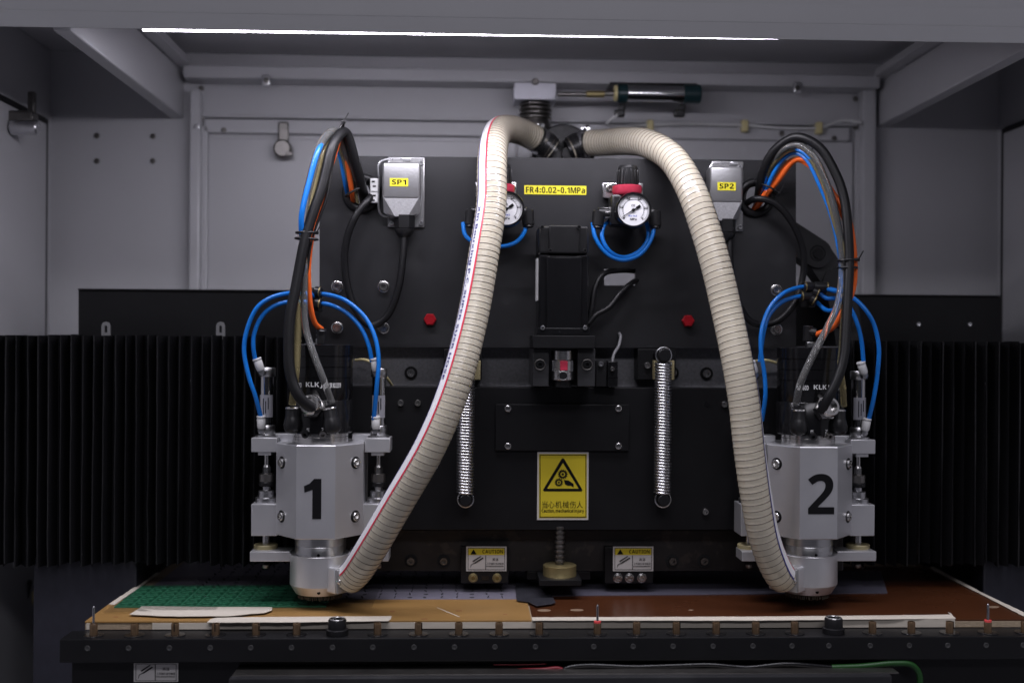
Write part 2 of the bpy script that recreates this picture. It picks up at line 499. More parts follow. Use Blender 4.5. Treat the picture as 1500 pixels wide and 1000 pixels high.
# left and right side doors with dark gaps and a latch
def side_door(X, sg, ya, yb, ztop, latch):
    d = obj('side_door', MB().box((X - sg * .001, (ya + yb) / 2, (ztop + ZF) / 2), (.006, yb - ya, ztop - ZF), .001), paint, enc)
    obj('door_gap_shade', MB().box((X + sg * .0005, yb + .006, (ztop + ZF) / 2), (.006, .010, ztop - ZF + .02)).box((X + sg * .0005, (ya + yb) / 2, ztop + .006), (.006, yb - ya, .010)), anod2, d)  # black strips standing in for the shade inside the door gaps
    if latch:
        z = at(18, 172, .2).z
        obj('latch', MB().box((X - sg * .022, .20, z), (.04, .03, .018), .004).box((X - sg * .03, .215, z + .02), (.012, .012, .05), .003), dsteel, d)
        obj('latch_knob', MB().cyl((X - sg * .005, .19, z - .018), (X - sg * .05, .19, z - .018), .012, bev=.003), zinc, d)
zdl = at(65, 183, .357).z
side_door(XL, -1, -.5, .350, zdl, True)
side_door(XR, 1, -.5, .352, at(1478, 197, .36).z, False)

# LED tube under the front beam
la, lb = at(210, 42.6, -.208), at(1140, 54.9, -.208)
led = thing('led_strip_light', 'thin glowing white strip light along the underside of the front beam', 'light', (la + lb) / 2)
d = (lb - la).normalized()
obj('light_tube', MB().cyl(la, lb, .0028, seg=12), ledm, led)
obj('mounting_channel', MB().box((la + lb) / 2 + Vector((0, .003, .0052)), ((lb - la).length, .010, .004), .001, Matrix.Rotation(-math.atan2(d.z, d.x), 3, 'Y')), paint, led)

lm = (la + lb) / 2
ll = area_lamp('led_strip_lamp', (lm.x, -.196, z0 + .013), (lm.x, -.196 + .2, z0 - .8), (lb - la).length, .016, LED_WATTS, (.93, .90, 1.0))
# floor and machine base
fl = obj('floor', MB().box((0, -.2, ZF - .01), (6, 6, .02)), floorm); fl['kind'] = 'structure'

# ------------------------------------------------------------------ things on the back wall
Yc = .28
cyl = thing('air_cylinder', 'small silver and black air cylinder mounted high on the rear wall', 'air cylinder', at(960, 140, Yc))
def hx(m, x0, x1, y, r, mm, name, par, Y=Yc, bev=.002, dy=.004):
    a, b_ = at(x0, y, Y), at(x1, y + dy * 0, Y)
    b_.z = a.z
    return obj(name, MB().cyl(a, b_, w(r, Y), bev=bev), mm, par)
hx(0, 916, 1004, 137, 12, cyltube, 'barrel', cyl)
hx(0, 904, 919, 137, 14, teal, 'end_cap', cyl); hx(0, 1001, 1026, 138, 14, teal, 'end_cap', cyl)
hx(0, 899, 905, 137, 12, cream, 'rod_seal', cyl)
hx(0, 884, 900, 137, 4, dsteel, 'piston_rod', cyl); hx(0, 816, 860, 138, 3.5, dsteel, 'link_rod', cyl); hx(0, 858, 886, 138, 5, brass, 'rod_clevis', cyl)
obj('mounting_plate', MB().pbox(893, 1022, 121, 126, Yc, .05, .002), anod2, cyl)
for x in (912, 1000):
    obj('elbow_fitting', MB().pbox(x - 5, x + 5, 152, 162, Yc, .012, .003).pbox(x - 12, x + 4, 160, 171, Yc, .012, .003), blackpl, cyl)
cable('air_hose', [(905, 168, Yc), (890, 180, .3), (900, 186, .33), (935, 184, .36), (1000, 182, .365), (1090, 184, .365), (1150, 188, .365), (1200, 187, .365), (1235, 177, .365), (1262, 180, .35)], .0028, whitepl,
      'thin whitish air hose clipped along the rear wall', 'hose')
for x, y in ((953, 184), (1092, 184), (1201, 187)):
    tag(obj('hose_clip', MB().pbox(x - 5, x + 5, y - 9, y + 9, .358, .014, .003), cream), {953: 'amber hose clip below the air cylinder on rear wall', 1092: 'middle amber hose clip on the rear wall', 1201: 'amber hose clip nearest the right corner post of rear wall'}[x], 'hose clip', 'hose clips on the rear wall')
duct = thing('duct_coupling', 'white metal block with ribbed steel coupling hanging from the rear beam', 'coupling', at(784, 150, .30))
obj('block', MB().pbox(753, 815, 121, 146, .30, .06, .002), zincblock, duct)
dp = at(784, 146, .33)
prof = []
for i in range(5):
    zz = i * .0075
    prof += [(zz, .026), (zz + .003, .029), (zz + .0045, .029), (zz + .0072, .024)]
obj('ribbed_sleeve', MB().lathe(dp, (0, 0, -1), prof + [(.045, .028), (.06, .028)]), dsteel, duct)
bolt(duct, 784, 120, .299, .006, dsteel, False, 'screw')

# suction manifold behind the plate
Ym = .21
man = thing('suction_manifold', 'round black suction manifold behind the top of the plate', 'manifold', at(828, 222, Ym))
mp_ = at(827, 224, Ym)
obj('drum', MB().cyl((mp_.x, Ym + .02, mp_.z), (mp_.x, Ym + .12, mp_.z), w(46, Ym), seg=48, bev=.003), anod2, man)
for x, y in ((811, 225), (833, 223)):
    p = at(x, y, Ym - .005)
    obj('port', MB().cyl(p + Vector((0, .03, 0)), p + Vector((0, -.008, -.004)), w(12)), blackpl, man)

# ------------------------------------------------------------------ granite beam, plates
gb = tag(obj('granite_crossbeam', MB().pbox(445, 1240, 505, 836, .05, .10, .002), granite), 'speckled dark granite carriage block behind the black plates', 'granite block')
WL[gb] = gb.location.copy()
for x, y in ((602, 546), (1035, 547), (655, 546), (985, 546)):
    obj('counterbore', MB().cyl(at(x, y, .0498), at(x, y, .0470), w(9.5, .05)), anod2, gb)
    bolt(gb, x, y, .047, w(6, .05), steel, False)
lower = tag(obj('carriage_foot', MB().pbox(448, 1238, 776, 836, .036, .0138, .001), castd), 'dark mottled cast strip along the bottom of the carriage', 'casting')
WL[lower] = lower.location.copy()
for x, y in ((602, 821), (650, 821), (985, 821), (1031, 821)):
    obj('counterbore', MB().cyl(at(x, y, .0359), at(x, y, .0335), w(9.5, .05)), anod2, lower)
    bolt(lower, x, y, .0335, w(6, .04), dsteel, False)

def ell(cx, cy, rx, ry, n=28): return [(cx + rx * math.cos(2 * math.pi * i / n), cy + ry * math.sin(2 * math.pi * i / n)) for i in range(n)]
YU = .02
up = tag(obj('upper_plate', MB().ppoly([(468, 228), (1166, 235), (1166, 510), (468, 508)], YU, .012, [ell(523, 285, 19, 21), ell(1112, 290, 19, 21), [(885, 393), (931, 394), (931, 418), (885, 418)]]), anod), 'large black anodised upper plate carrying gauges and connectors', 'plate')
for x, y in ((562, 420), (494, 420), (494, 480), (562, 480), (1137, 425), (1137, 482)):
    bolt(up, x, y, YU, w(6.6))
for x, y in ((530, 283), (1106, 290)):
    obj('grommet', MB().torus(at(x, y, YU - .001), (0, 1, 0), w(23), w(6.5), 36, 12), rubber, up)
for x, y, lab in ((630, 468, 'left'), (1007, 470, 'right')):
    p = at(x, y, YU)
    obj('red_plug', MB().lathe(p, (0, -1, 0), [(0, w(9.5)), (w(7), w(9.5)), (w(8.5), w(8)), (w(8.5), 0)], 24, hexset={0, 1, 2}), redcap, up)
YL = .0
lp = tag(obj('slide_plate', MB().pbox(446, 1236, 567, 776, YL, .03, .0012), anod2), 'black lower slide plate holding the yellow warning sign', 'plate')
WL[lp] = lp.location.copy()
for x, y in ((587, 590), (612, 590), (1061, 592), (1033, 749)):
    bolt(lp, x, y, YL, w(5), steel, False)
obj('screw_hole', MB().cyl(at(1035, 592, .0005), at(1035, 592, -.0006), w(4)), gloss, lp)
cov = tag(obj('cover_plate', MB().pbox(726, 922, 592, 660, YL - .006, .0058, .001), anod2), 'rectangular black cover plate with four corner screws above the warning sign', 'cover plate')
WL[cov] = cov.location.copy()
for x, y in ((744, 598), (906, 598), (744, 653), (906, 653)): bolt(cov, x, y, YL - .006, w(4.6), steel, False, 'screw', .5)

# warning sign
YS = YL - .0012
sg_ = tag(obj('warning_sign', MB().pbox(787, 862, 662, 761, YS, .001, 0), signw), 'yellow triangle warning sign about mechanical injury in Chinese and English', 'sign')
WL[sg_] = sg_.location.copy()
def sx(u): return 787 + (u - 62) / 680 * 75
def sy(v): return 662 + (v - 62) / 895 * 99
def print_poly(name, pts, Y, m, par, holes=(), t=.0002): return obj(name, MB().ppoly(pts, Y, t, holes), m, par, 0)
def rect(x0, x1, y0, y1): return [(x0, y0), (x1, y0), (x1, y1), (x0, y1)]
print_poly('yellow_field', rect(789.5, 859.6, 664.6, 758.3), YS - .0003, signy, sg_)
print_poly('border_line', rect(790.5, 858.9, 665.6, 757.3), YS - .0006, ink, sg_, [rect(791.6, 857.8, 666.7, 756.2)])
tri = [(sx(400), sy(142)), (sx(420), sy(150)), (sx(664), sy(560)), (sx(650), sy(580)), (sx(152), sy(580)), (sx(138), sy(560)), (sx(385), sy(150))]
print_poly('warning_triangle', tri, YS - .0006, ink, sg_, [[(sx(403), sy(205)), (sx(612), sy(543)), (sx(192), sy(543))]])
def gear(cx, cy, r, n):
    o = []
    for i in range(n):
        a = 2 * math.pi * i / n
        for da, rr in ((-.12, r * .78), (-.08, r), (.08, r), (.12, r * .78)):
            o.append((sx(cx + rr * math.cos(a + da * 12 / n * 1.6)), sy(cy + rr * math.sin(a + da * 12 / n * 1.6))))
    return o
for cx, cy, r in ((401, 354, 66), (349, 462, 56)):
    print_poly('gear_symbol', gear(cx, cy, r, 14), YS - .0006, ink, sg_, [[(sx(x), sy(y)) for x, y in ell(cx, cy, r * .47, r * .47, 16)]])
    print_poly('gear_hub', [(sx(x), sy(y)) for x, y in ell(cx, cy, r * .27, r * .27, 12)], YS - .0006, ink, sg_)
print_poly('hand_symbol', [(sx(x), sy(y)) for x, y in ((415, 428), (480, 436), (545, 480), (545, 528), (505, 505), (470, 508), (430, 486))], YS - .0006, ink, sg_)
lettering('当心机械伤人', sx(128), sx(668), sy(708), sy(802), YS - .0006, ink, sg_, offset=.008)
lettering('Caution, mechanical injury', sx(120), sx(682), sy(812), sy(872), YS - .0006, ink, sg_, offset=.008)

# long yellow label on the upper plate
fl_ = tag(obj('pressure_label', MB().pbox(768, 859, 272, 285, YU - .0008, .0006, 0), yellow), 'long yellow label with pressure range FR4 between the two gauges', 'label'); WL[fl_] = fl_.location.copy()
lettering('FR4:0.02-0.1MPa', 770.5, 857, 274, 283, YU - .0011, ink, fl_, offset=.008)

# ------------------------------------------------------------------ servo drive
Yv = -.075
sv = thing('servo_motor', 'square black servo motor standing upright on the upper plate', 'motor', at(825, 490, Yv))
def motor_poly(x0, x1, c):
    return None
b_ = MB().pbox(789, 862, 373, 490, Yv + .004, .068, .003)
b_.pbox(800, 852, 376, 489, Yv + .001, .01, .002)
obj('motor_body', b_, gloss, sv)
b_ = MB().pbox(789, 862, 331, 371.5, Yv + .004, .066, .003)
b_.pbox(804, 849, 330, 371, Yv, .01, .002)
obj('end_cap', b_, blackpl, sv)
obj('flange', MB().pbox(787, 864, 480, 490.5, Yv, .07, .001), gloss, sv)
for x, y in ((795, 478), (857, 478)): bolt(sv, x, y + 2, Yv + .001, w(3.2), zinc, False, 'screw', .8)
for x, y in ((794, 333), (848, 333), (806, 367), (857, 367)): bolt(sv, x, y, Yv - .0005, w(3), blackpl, False, 'screw', .8)
obj('name_plate', MB().pbox(786.2, 788.6, 378, 440, Yv + .02, .03, 0), inkw, sv)
mb_ = thing('motor_bracket', 'dull black steel motor bracket bridging the shaft coupling', 'bracket', at(825, 540, -.06))
obj('top_block', MB().pbox(780, 872, 491.2, 510, -.082, .08, .001), anod2, mb_)
for a, c in ((780, 804), (846, 872)):
    o = obj('upright', MB().pbox(a, c, 510.5, 566, -.07, .10, .001), anod, mb_)
    cx = (a + c) / 2 - (1 if a < 800 else -1) * 1
    obj('counterbore', MB().torus(at(cx, 534, -.0702), (0, 1, 0), w(7), w(1.3), 24, 8), dsteel, mb_)
    bolt(mb_, cx, 534, -.070, w(5), anod2, False)
cp = thing('shaft_coupling', 'silver jaw coupling with a red insert under the motor bracket', 'coupling', at(825, 540, -.03))
cz = lambda y: at(825, y, -.07).z
cx_ = at(825, 535, -.07).x
obj('upper_hub', MB().cyl((cx_, -.058, cz(513)), (cx_, -.058, cz(528)), w(15.5), bev=.001, seg=36), alud, cp)
hub2 = MB()
hub2.cyl((cx_, -.058, cz(543.2)), (cx_, -.058, cz(557)), w(16.5), bev=.001, seg=36)
for a in range(6):
    if a % 2: 
        an = a * math.pi / 3 - math.pi / 2 + .0
    an = a * math.pi / 3
    hub2.box((cx_ + w(11) * math.cos(an), -.058 + w(11) * math.sin(an), cz(536)), (w(8), w(8), w(15)), .0005, Matrix.Rotation(an, 3, 'Z'))
obj('lower_hub', hub2, alud, cp)
p = at(826, 535.5, -.0735)
obj('spider_insert', MB().box((p.x, -.0705, p.z), (w(11), .008, w(13.5)), .0008), red, cp)
p = at(825, 550, -.074)
obj('clamp_screw', MB().torus((p.x, -.0735, p.z), (0, 1, 0), w(6), w(1.1), 24, 8), steel, cp)
obj('screw_socket', MB().cyl((p.x, -.068, p.z), (p.x, -.0748, p.z), w(5.2)), anod2, cp)
obj('shaft', MB().cyl((cx_, -.058, cz(557)), (cx_, -.058, cz(567))
, w(13)), anod2, cp)
ls = thing('limit_sensor', 'small black proximity sensor beside the motor bracket', 'sensor', at(889, 545, -.02))
obj('mounting_block', MB().pbox(873, 889, 529, 566, -.02, .065, .001), blackpl, ls)
obj('sensor_body', MB().pbox(890, 905, 529, 566, -.024, .065, .001).pbox(890, 905, 551, 553, -.0245, .01, 0), gloss, ls)
bolt(ls, 880, 533, -.02, w(4), zinc, False, 'screw'); bolt(ls, 897, 540, -.024, w(3.4), steel, False, 'screw')
cable('sensor_cable', [(907, 488, YU), (909, 493, .005), (906, 507, -.004), (899, 519, -.012), (897, 530, -.016)], .0022, mat('grey_cable', (.22, .22, .23), .5), 'short grey sensor cable coming out of the upper plate')
YB = .005
bs = thing('ball_screw', 'threaded ball screw with brass nut below the slide plate', 'ball screw', at(820, 858, YB))
pz = lambda y: at(820, y, YB).z
bx_ = at(820, 810, YB).x
prof = [(0, w(6))]
Ln = pz(770) - pz(832); t = 0; pit = w(7)
while t < Ln - pit:
    prof += [(t + pit * .1, w(7.3)), (t + pit * .55, w(7.3)), (t + pit * .75, w(5.4)), (t + pit * .95, w(5.6))]; t += pit
obj('screw_shaft', MB().lathe((bx_, YB, pz(770)), (0, 0, -1), prof, 28), dsteel, bs)
obj('screw_nut', MB().lathe((bx_, YB, pz(826)), (0, 0, -1), [(0, w(23)), (w(1), w(24.5)), (w(18), w(24.5)), (w(20), w(26)), (w(25), w(26))], 40), brass, bs)
obj('nut_base', MB().pbox(790, 852, 849, 858, YB - .035, .07, .001), anod2, bs)
obj('nut_carrier', MB().pbox(772, 865, 836.5, 848.5, .035, .05, .001), anod2, bs)

# springs
def spring(x, y0, y1, ypeg, upper, label):
    Y = -.028
    s = thing('tension_spring', label, 'spring', at(x, y1, Y), 'tension springs on the slide plate')
    a, b_ = at(x, y0, Y), at(x, y1, Y); a.x = b_.x = (a.x + b_.x) / 2
    turns = int((y1 - y0) / 4.3); rad = w(11.4, Y)
    n = turns * 18
    pth = []
    for i in range(n + 1):
        th = 2 * math.pi * i / 18
        pth.append(Vector((a.x + rad * math.cos(th), Y + rad * math.sin(th), a.z + (b_.z - a.z) * i / n)))
    P_ = Path.__new__(Path)
    P_.p = pth; P_.L = 1
    T = [(pth[min(n, i + 1)] - pth[max(0, i - 1)]).normalized() for i in range(n + 1)]
    P_.t = T; P_.n = [Vector((0, 0, 1)) - t_ * t_.z for t_ in T]; P_.n = [v.normalized() for v in P_.n]; P_.b = [T[i].cross(P_.n[i]) for i in range(n + 1)]
    obj('coil', MB().tube(P_, w(1.75), 6), zinc, s, 60)
    pg = at(x, ypeg, Y)
    obj('lower_hook', MB().torus((pg.x, Y, pg.z), (0, 1, 0), w(11), w(1.5), 28, 8), zinc, s)
    obj('lower_peg', MB().cyl((pg.x, 0.001, pg.z), (pg.x, Y - .012, pg.z), w(8.6, Y), bev=.001), anod2, s)
    if upper:
        pg = at(x + 1, upper, Y)
        obj('upper_hook', MB().torus((pg.x, Y, pg.z), (0, 1, 0), w(11), w(1.5), 28, 8), zinc, s)
        obj('upper_peg', MB().cyl((pg.x, .055, pg.z), (pg.x, Y - .012, pg.z), w(9.3, Y), bev=.001), anod2, s)
    return s
s2 = spring(971, 531, 722, 731, 520, 'silver tension spring hanging beside the warning sign, fully in view')
s1 = spring(682, 531, 722, 731, 520, 'silver tension spring partly hidden behind the striped cream hose')
for o_, xa, xb in ((s2, 934, 990), (s1, 650, 706)):
    obj('anchor_block', MB().pbox(xa, xb, 511, 556, .012, .037, .001), anod2, o_)
    obj('anchor_tab', MB().pbox(xa + 24, xb - 2, 528, 556, -.006, .016, .001), bush, o_)
    bolt(o_, xa + 14, 535, .012, w(5), steel, False)

# sensor plates with caution stickers
def icon(x0, x1, y0, y1, Y, par, top):
    """handheld pen symbol and small print"""
    X = lambda u: x0 + (x1 - x0) * u
    Yy = lambda v: y0 + (y1 - y0) * v
    fr = Y - .0003
    print_poly('border_line', rect(X(.04), X(.96), Yy(.05), Yy(.95)), fr, ink, par, [rect(X(.052), X(.948), Yy(.07), Yy(.93))])
    v0 = .35 if top else .05
    if top:
        print_poly('yellow_field', rect(X(.053), X(.947), Yy(.08), Yy(.34)), fr, signy, par)
        print_poly('warning_triangle', [(X(.18), Yy(.11)), (X(.26), Yy(.32)), (X(.10), Yy(.32))], fr - .0003, ink, par)
        lettering('CAUTION', X(.40), X(.91), Yy(.13), Yy(.28), fr - .0003, ink, par, offset=.008)
    print_poly('divider_line', rect(X(.475), X(.49), Yy(v0), Yy(.94)), fr - .0002, ink, par)
    S = lambda u, v: (X(u), Yy(v0 + (.95 - v0) * v))
    print_poly('pen_symbol', [S(.19, .52), S(.41, .15), S(.43, .22), S(.21, .58)], fr - .0003, ink, par)
    print_poly('pen_symbol', [S(.15, .40), S(.36, .05), S(.375, .09), S(.18, .45)], fr - .0003, ink, par)
    print_poly('pen_lead', [S(.19, .53), S(.20, .56), S(.13, .66), S(.105, .85), S(.095, .85), S(.115, .64)], fr - .0003, ink, par)
    lettering('高温', *[S(.65, 0)[0], S(.80, 0)[0]], S(0, .2)[1], S(0, .38)[1], fr - .0003, ink, par, offset=.008)
    lettering('工作期间·请勿触摸', X(.51), X(.93), S(0, .50)[1], S(0, .66)[1], fr - .0003, ink, par, offset=.02)
    print_poly('rule_line', rect(X(.50), X(.93), S(0, .74)[1], S(0, .775)[1]), fr - .0003, ink, par)
for (xa, xb, la_, lb_, scr, lab) in ((675, 745, 683, 742, ((693, 846), (728, 846)), 'left of the ball screw'), (886, 957, 898, 957, ((905, 846), (922, 846), (940, 846)), 'right of the ball screw')):
    Yp = .020
    s = tag(obj('sensor_plate', MB().pbox(xa, xb, 801, 854, Yp, .016, .001), anod2), 'small black plate with amber screws below the carriage, ' + lab, 'bracket', 'black bracket plates below the carriage'); WL[s] = s.location.copy()
    for x, y in scr: bolt(s, x, y, Yp, w(5.2), brass if xa < 700 else steel, True)
    if xa < 700: obj('slot', MB().pbox(706, 716, 843, 849, Yp - .0006, .001, 0), gloss, s)
    ca = tag(obj('caution_sticker', MB().pbox(la_, lb_, 800, 836, Yp - .0010, .0008, 0), signw), 'white and yellow CAUTION sticker with pen symbol ' + lab, 'sticker', 'caution stickers'); WL[ca] = ca.location.copy()
    icon(la_, lb_, 800, 836, Yp - .0010, ca, True)

# ------------------------------------------------------------------ pressure regulators
def regulator(dx, dy, label):
    r = thing('pressure_regulator', label, 'regulator', at(917 + dx, 330 + dy, -.01), 'pressure regulators on the upper plate')
    q = lambda x, y, Y: at(x + dx, y + dy, Y)
    m = MB(); 
    m.pbox(883 + dx, 942 + dx, 268 + dy, 290 + dy, YU - .014, .003, .001)
    m.pbox(884 + dx, 890 + dx, 269 + dy, 289 + dy, YU - .011, .011, .0005)
    obj('wall_bracket', m, zinc, r)
    bolt(r, 894 + dx, 276 + dy, YU - .014, w(5), steel); bolt(r, 936 + dx, 277 + dy, YU - .014, w(4.4), steel)
    Yr = -.022
    c = q(917, 330, Yr)
    zq = lambda y: q(917, y, Yr).z
    obj('body', MB().box((c.x, Yr + .006, (zq(286) + zq(331)) / 2), (w(47), w(40), zq(286) - zq(331)), .004), blackpl, r)
    obj('lock_ring', MB().lathe((c.x + w(1), Yr, zq(272.5)), (0, 0, -1), [(0, w(20)), (w(1), w(21.5)), (w(9), w(21.5)), (w(12), w(20.5)), (w(14), w(19))], 40), red, r)
    kn = MB(); zt, zb = zq(243), zq(273)
    kn.lathe((c.x + w(2), Yr, zt), (0, 0, -1), [(0, w(10.5)), (w(.5), w(13)), (w(4), w(14.5)), (zt - zb, w(14.5))], 32)
    for i in range(14):
        a = 2 * math.pi * i / 14
        kn.box((c.x + w(2) + w(14.6) * math.cos(a), Yr + w(14.6) * math.sin(a), (zt + zb) / 2 - w(2.5)), (w(3.0), w(3.4), w(21)), .0008, Matrix.Rotation(a, 3, 'Z'))
    kn.lathe((c.x + w(2), Yr, zt + w(.8)), (0, 0, -1), [(0, w(6)), (w(.4), w(7.5)), (w(2), w(7.5))], 24)
    obj('adjustment_knob', kn, blackpl, r)
    # gauge
    g = q(928, 307.5, -.06)
    rr = w(26.5, -.06)
    case = obj('gauge_case', MB().lathe((g.x, -.034, g.z), (0, -1, 0), [(0, rr * .9), (.004, rr), (.026, rr), (.029, rr * .97), (.029, rr * .89), (.0245, rr * .87), (.0245, 0)], 48), gloss, r)
    Yd = -.034 - .0249
    dial = obj('dial', MB().cyl((g.x, Yd + .0003, g.z), (g.x, Yd, g.z), rr * .865, seg=48), mat('white_dial', (.80, .80, .82), .4, var=.02), case)
    def arc(r0, r1, a0, a1, Y, n=40):
        o = [(g.x + r1 * math.sin(a0 + (a1 - a0) * i / n), g.z + r1 * math.cos(a0 + (a1 - a0) * i / n)) for i in range(n + 1)]
        o += [(g.x + r0 * math.sin(a1 - (a1 - a0) * i / n), g.z + r0 * math.cos(a1 - (a1 - a0) * i / n)) for i in range(n + 1)]
        return o
    A0, A1 = R(-130), R(135)
    sc_ = MB().prism(arc(rr * .575, rr * .595, A0, A1, Yd), Yd - .0003, Yd - .0001)
    sc_.prism(arc(rr * .80, rr * .81, A0, A1, Yd), Yd - .0003, Yd - .0001)
    for i in range(26):
        a = A0 + (A1 - A0) * i / 25; big = i % 5 == 0
        r0, r1 = (.60, .70) if big else (.60, .64)
        dx_, dz_ = math.sin(a), math.cos(a); t_ = .011 if big else .006
        sc_.prism([(g.x + rr * (r0 * dx_ - t_ * dz_), g.z + rr * (r0 * dz_ + t_ * dx_)), (g.x + rr * (r1 * dx_ - t_ * dz_), g.z + rr * (r1 * dz_ + t_ * dx_)), (g.x + rr * (r1 * dx_ + t_ * dz_), g.z + rr * (r1 * dz_ - t_ * dx_)), (g.x + rr * (r0 * dx_ + t_ * dz_), g.z + rr * (r0 * dz_ - t_ * dx_))], Yd - .0004, Yd - .0001)
    obj('dial_scale', sc_, ink, dial, 0)
    gx, gy = 928 + dx, 307.5 + dy
    for i, s in enumerate(('0', '0.2', '0.4', '0.6', '0.8', '1')):
        a = A0 + (A1 - A0) * i / 5
        x_, y_ = gx + 18.3 * math.sin(a), gy - 18.3 * math.cos(a); ww = 1.2 if len(s) == 1 else 2.6
        lettering(s, x_ - ww, x_ + ww, y_ - 1.8, y_ + 1.8, Yd - .0004, ink, dial, offset=.02)
    lettering('MPa', gx - 5, gx + 4.5, gy + 12, gy + 15.3, Yd - .0004, ink, dial, offset=.02)
    lettering('RU 142', gx - 7, gx + 5, gy + 7.5, gy + 10, Yd - .0004, blueink, dial, offset=.02)
    lettering('CE', gx - 3, gx + 2, gy - 8, gy - 5, Yd - .0004, ink, dial, offset=.0)
    ang = R(-122); dx_, dz_ = math.sin(ang), math.cos(ang)
    nd = MB()
    def along(t, s_): return (g.x + rr * (t * dx_ - s_ * dz_), g.z + rr * (t * dz_ + s_ * dx_))
    nd.prism([along(.75, .008), along(0, .035), along(-.18, .03), along(-.2, .075), along(-.45, .075), along(-.45, -.075), along(-.2, -.075), along(-.18, -.03), along(0, -.035), along(.75, -.008)], Yd - .0016, Yd - .0011)
    nd.cyl((g.x, Yd, g.z), (g.x, Yd - .0022, g.z), rr * .09)
    obj('needle', nd, ink, dial)
    # fittings
    for sg in (-1, 1):
        e = MB()
        if sg < 0: xs_ = (893, 876, 877)
        else: xs_ = (945, 957, 959)
        zA, zB = 312, 320
        a = q(xs_[0], zA, -.016); b2 = q(xs_[1], zA, -.016)
        e.cyl(a, b2, w(8.2), bev=.001)
        f = q(xs_[2], 308, -.016); f2 = q(xs_[2] - (2 if sg < 0 else -1), 333, -.016)
        e.cyl(f, f2, w(9), bev=.0025); e.torus(f2, f2 - f, w(6), w(2), 20, 8)
        obj('elbow_fitting', e, blackpl, r)
    a = q(886, 312, -.016); obj('lock_nut', MB().cyl(a, q(893, 312, -.016), w(8.8), seg=24, hexa=True), steel, r)
    return r
regulator(0, 0, 'pressure gauge regulator in full view to the right of the yellow label')
regulator(-186, -1.5, 'pressure gauge regulator half hidden behind the striped cream hose')
cable('air_tube', [(868, 326, -.016), (872, 348, -.02), (889, 372, -.022), (912, 381, -.022), (937, 373, -.022), (953, 352, -.02), (960, 326, -.016)], w(3.1), blue, 'outer blue air tube looping below the right gauge', 'air tube', 'blue tubes under the gauges')
cable('air_tube', [(893, 322, -.002), (884, 332, -.012), (882, 348, -.018), (893, 368, -.02), (913, 377, -.014), (935, 369, -.01), (949, 350, -.006), (948, 330, .0), (942, 318, .008)], w(3.1), blue, 'inner blue air tube looping below the right gauge', 'air tube', 'blue tubes under the gauges')
cable('air_tube', [(678, 326, -.016), (682, 345, -.02), (700, 358, -.022), (735, 361, -.022), (757, 354, -.02), (769, 338, -.018), (772, 324, -.016)], w(3.1), blue, 'blue air tube looping below the left gauge and behind the hose', 'air tube', 'blue tubes under the gauges')
# black cables of the motor passing through the rectangular opening
cable('motor_cable', [(860, 478, -.02), (866, 455, -.02), (872, 420, -.015), (885, 401, -.006), (908, 396, .01), (938, 398, .05), (955, 402, .09)], w(4), rubber, 'upper black motor cable arching into the rectangular opening')
cable('motor_cable', [(862, 474, -.022), (872, 462, -.02), (892, 450, -.012), (908, 430, -.004), (926, 414, .01), (942, 408, .05), (955, 404, .1)], w(4), rubber, 'lower black motor cable bending into the rectangular opening')

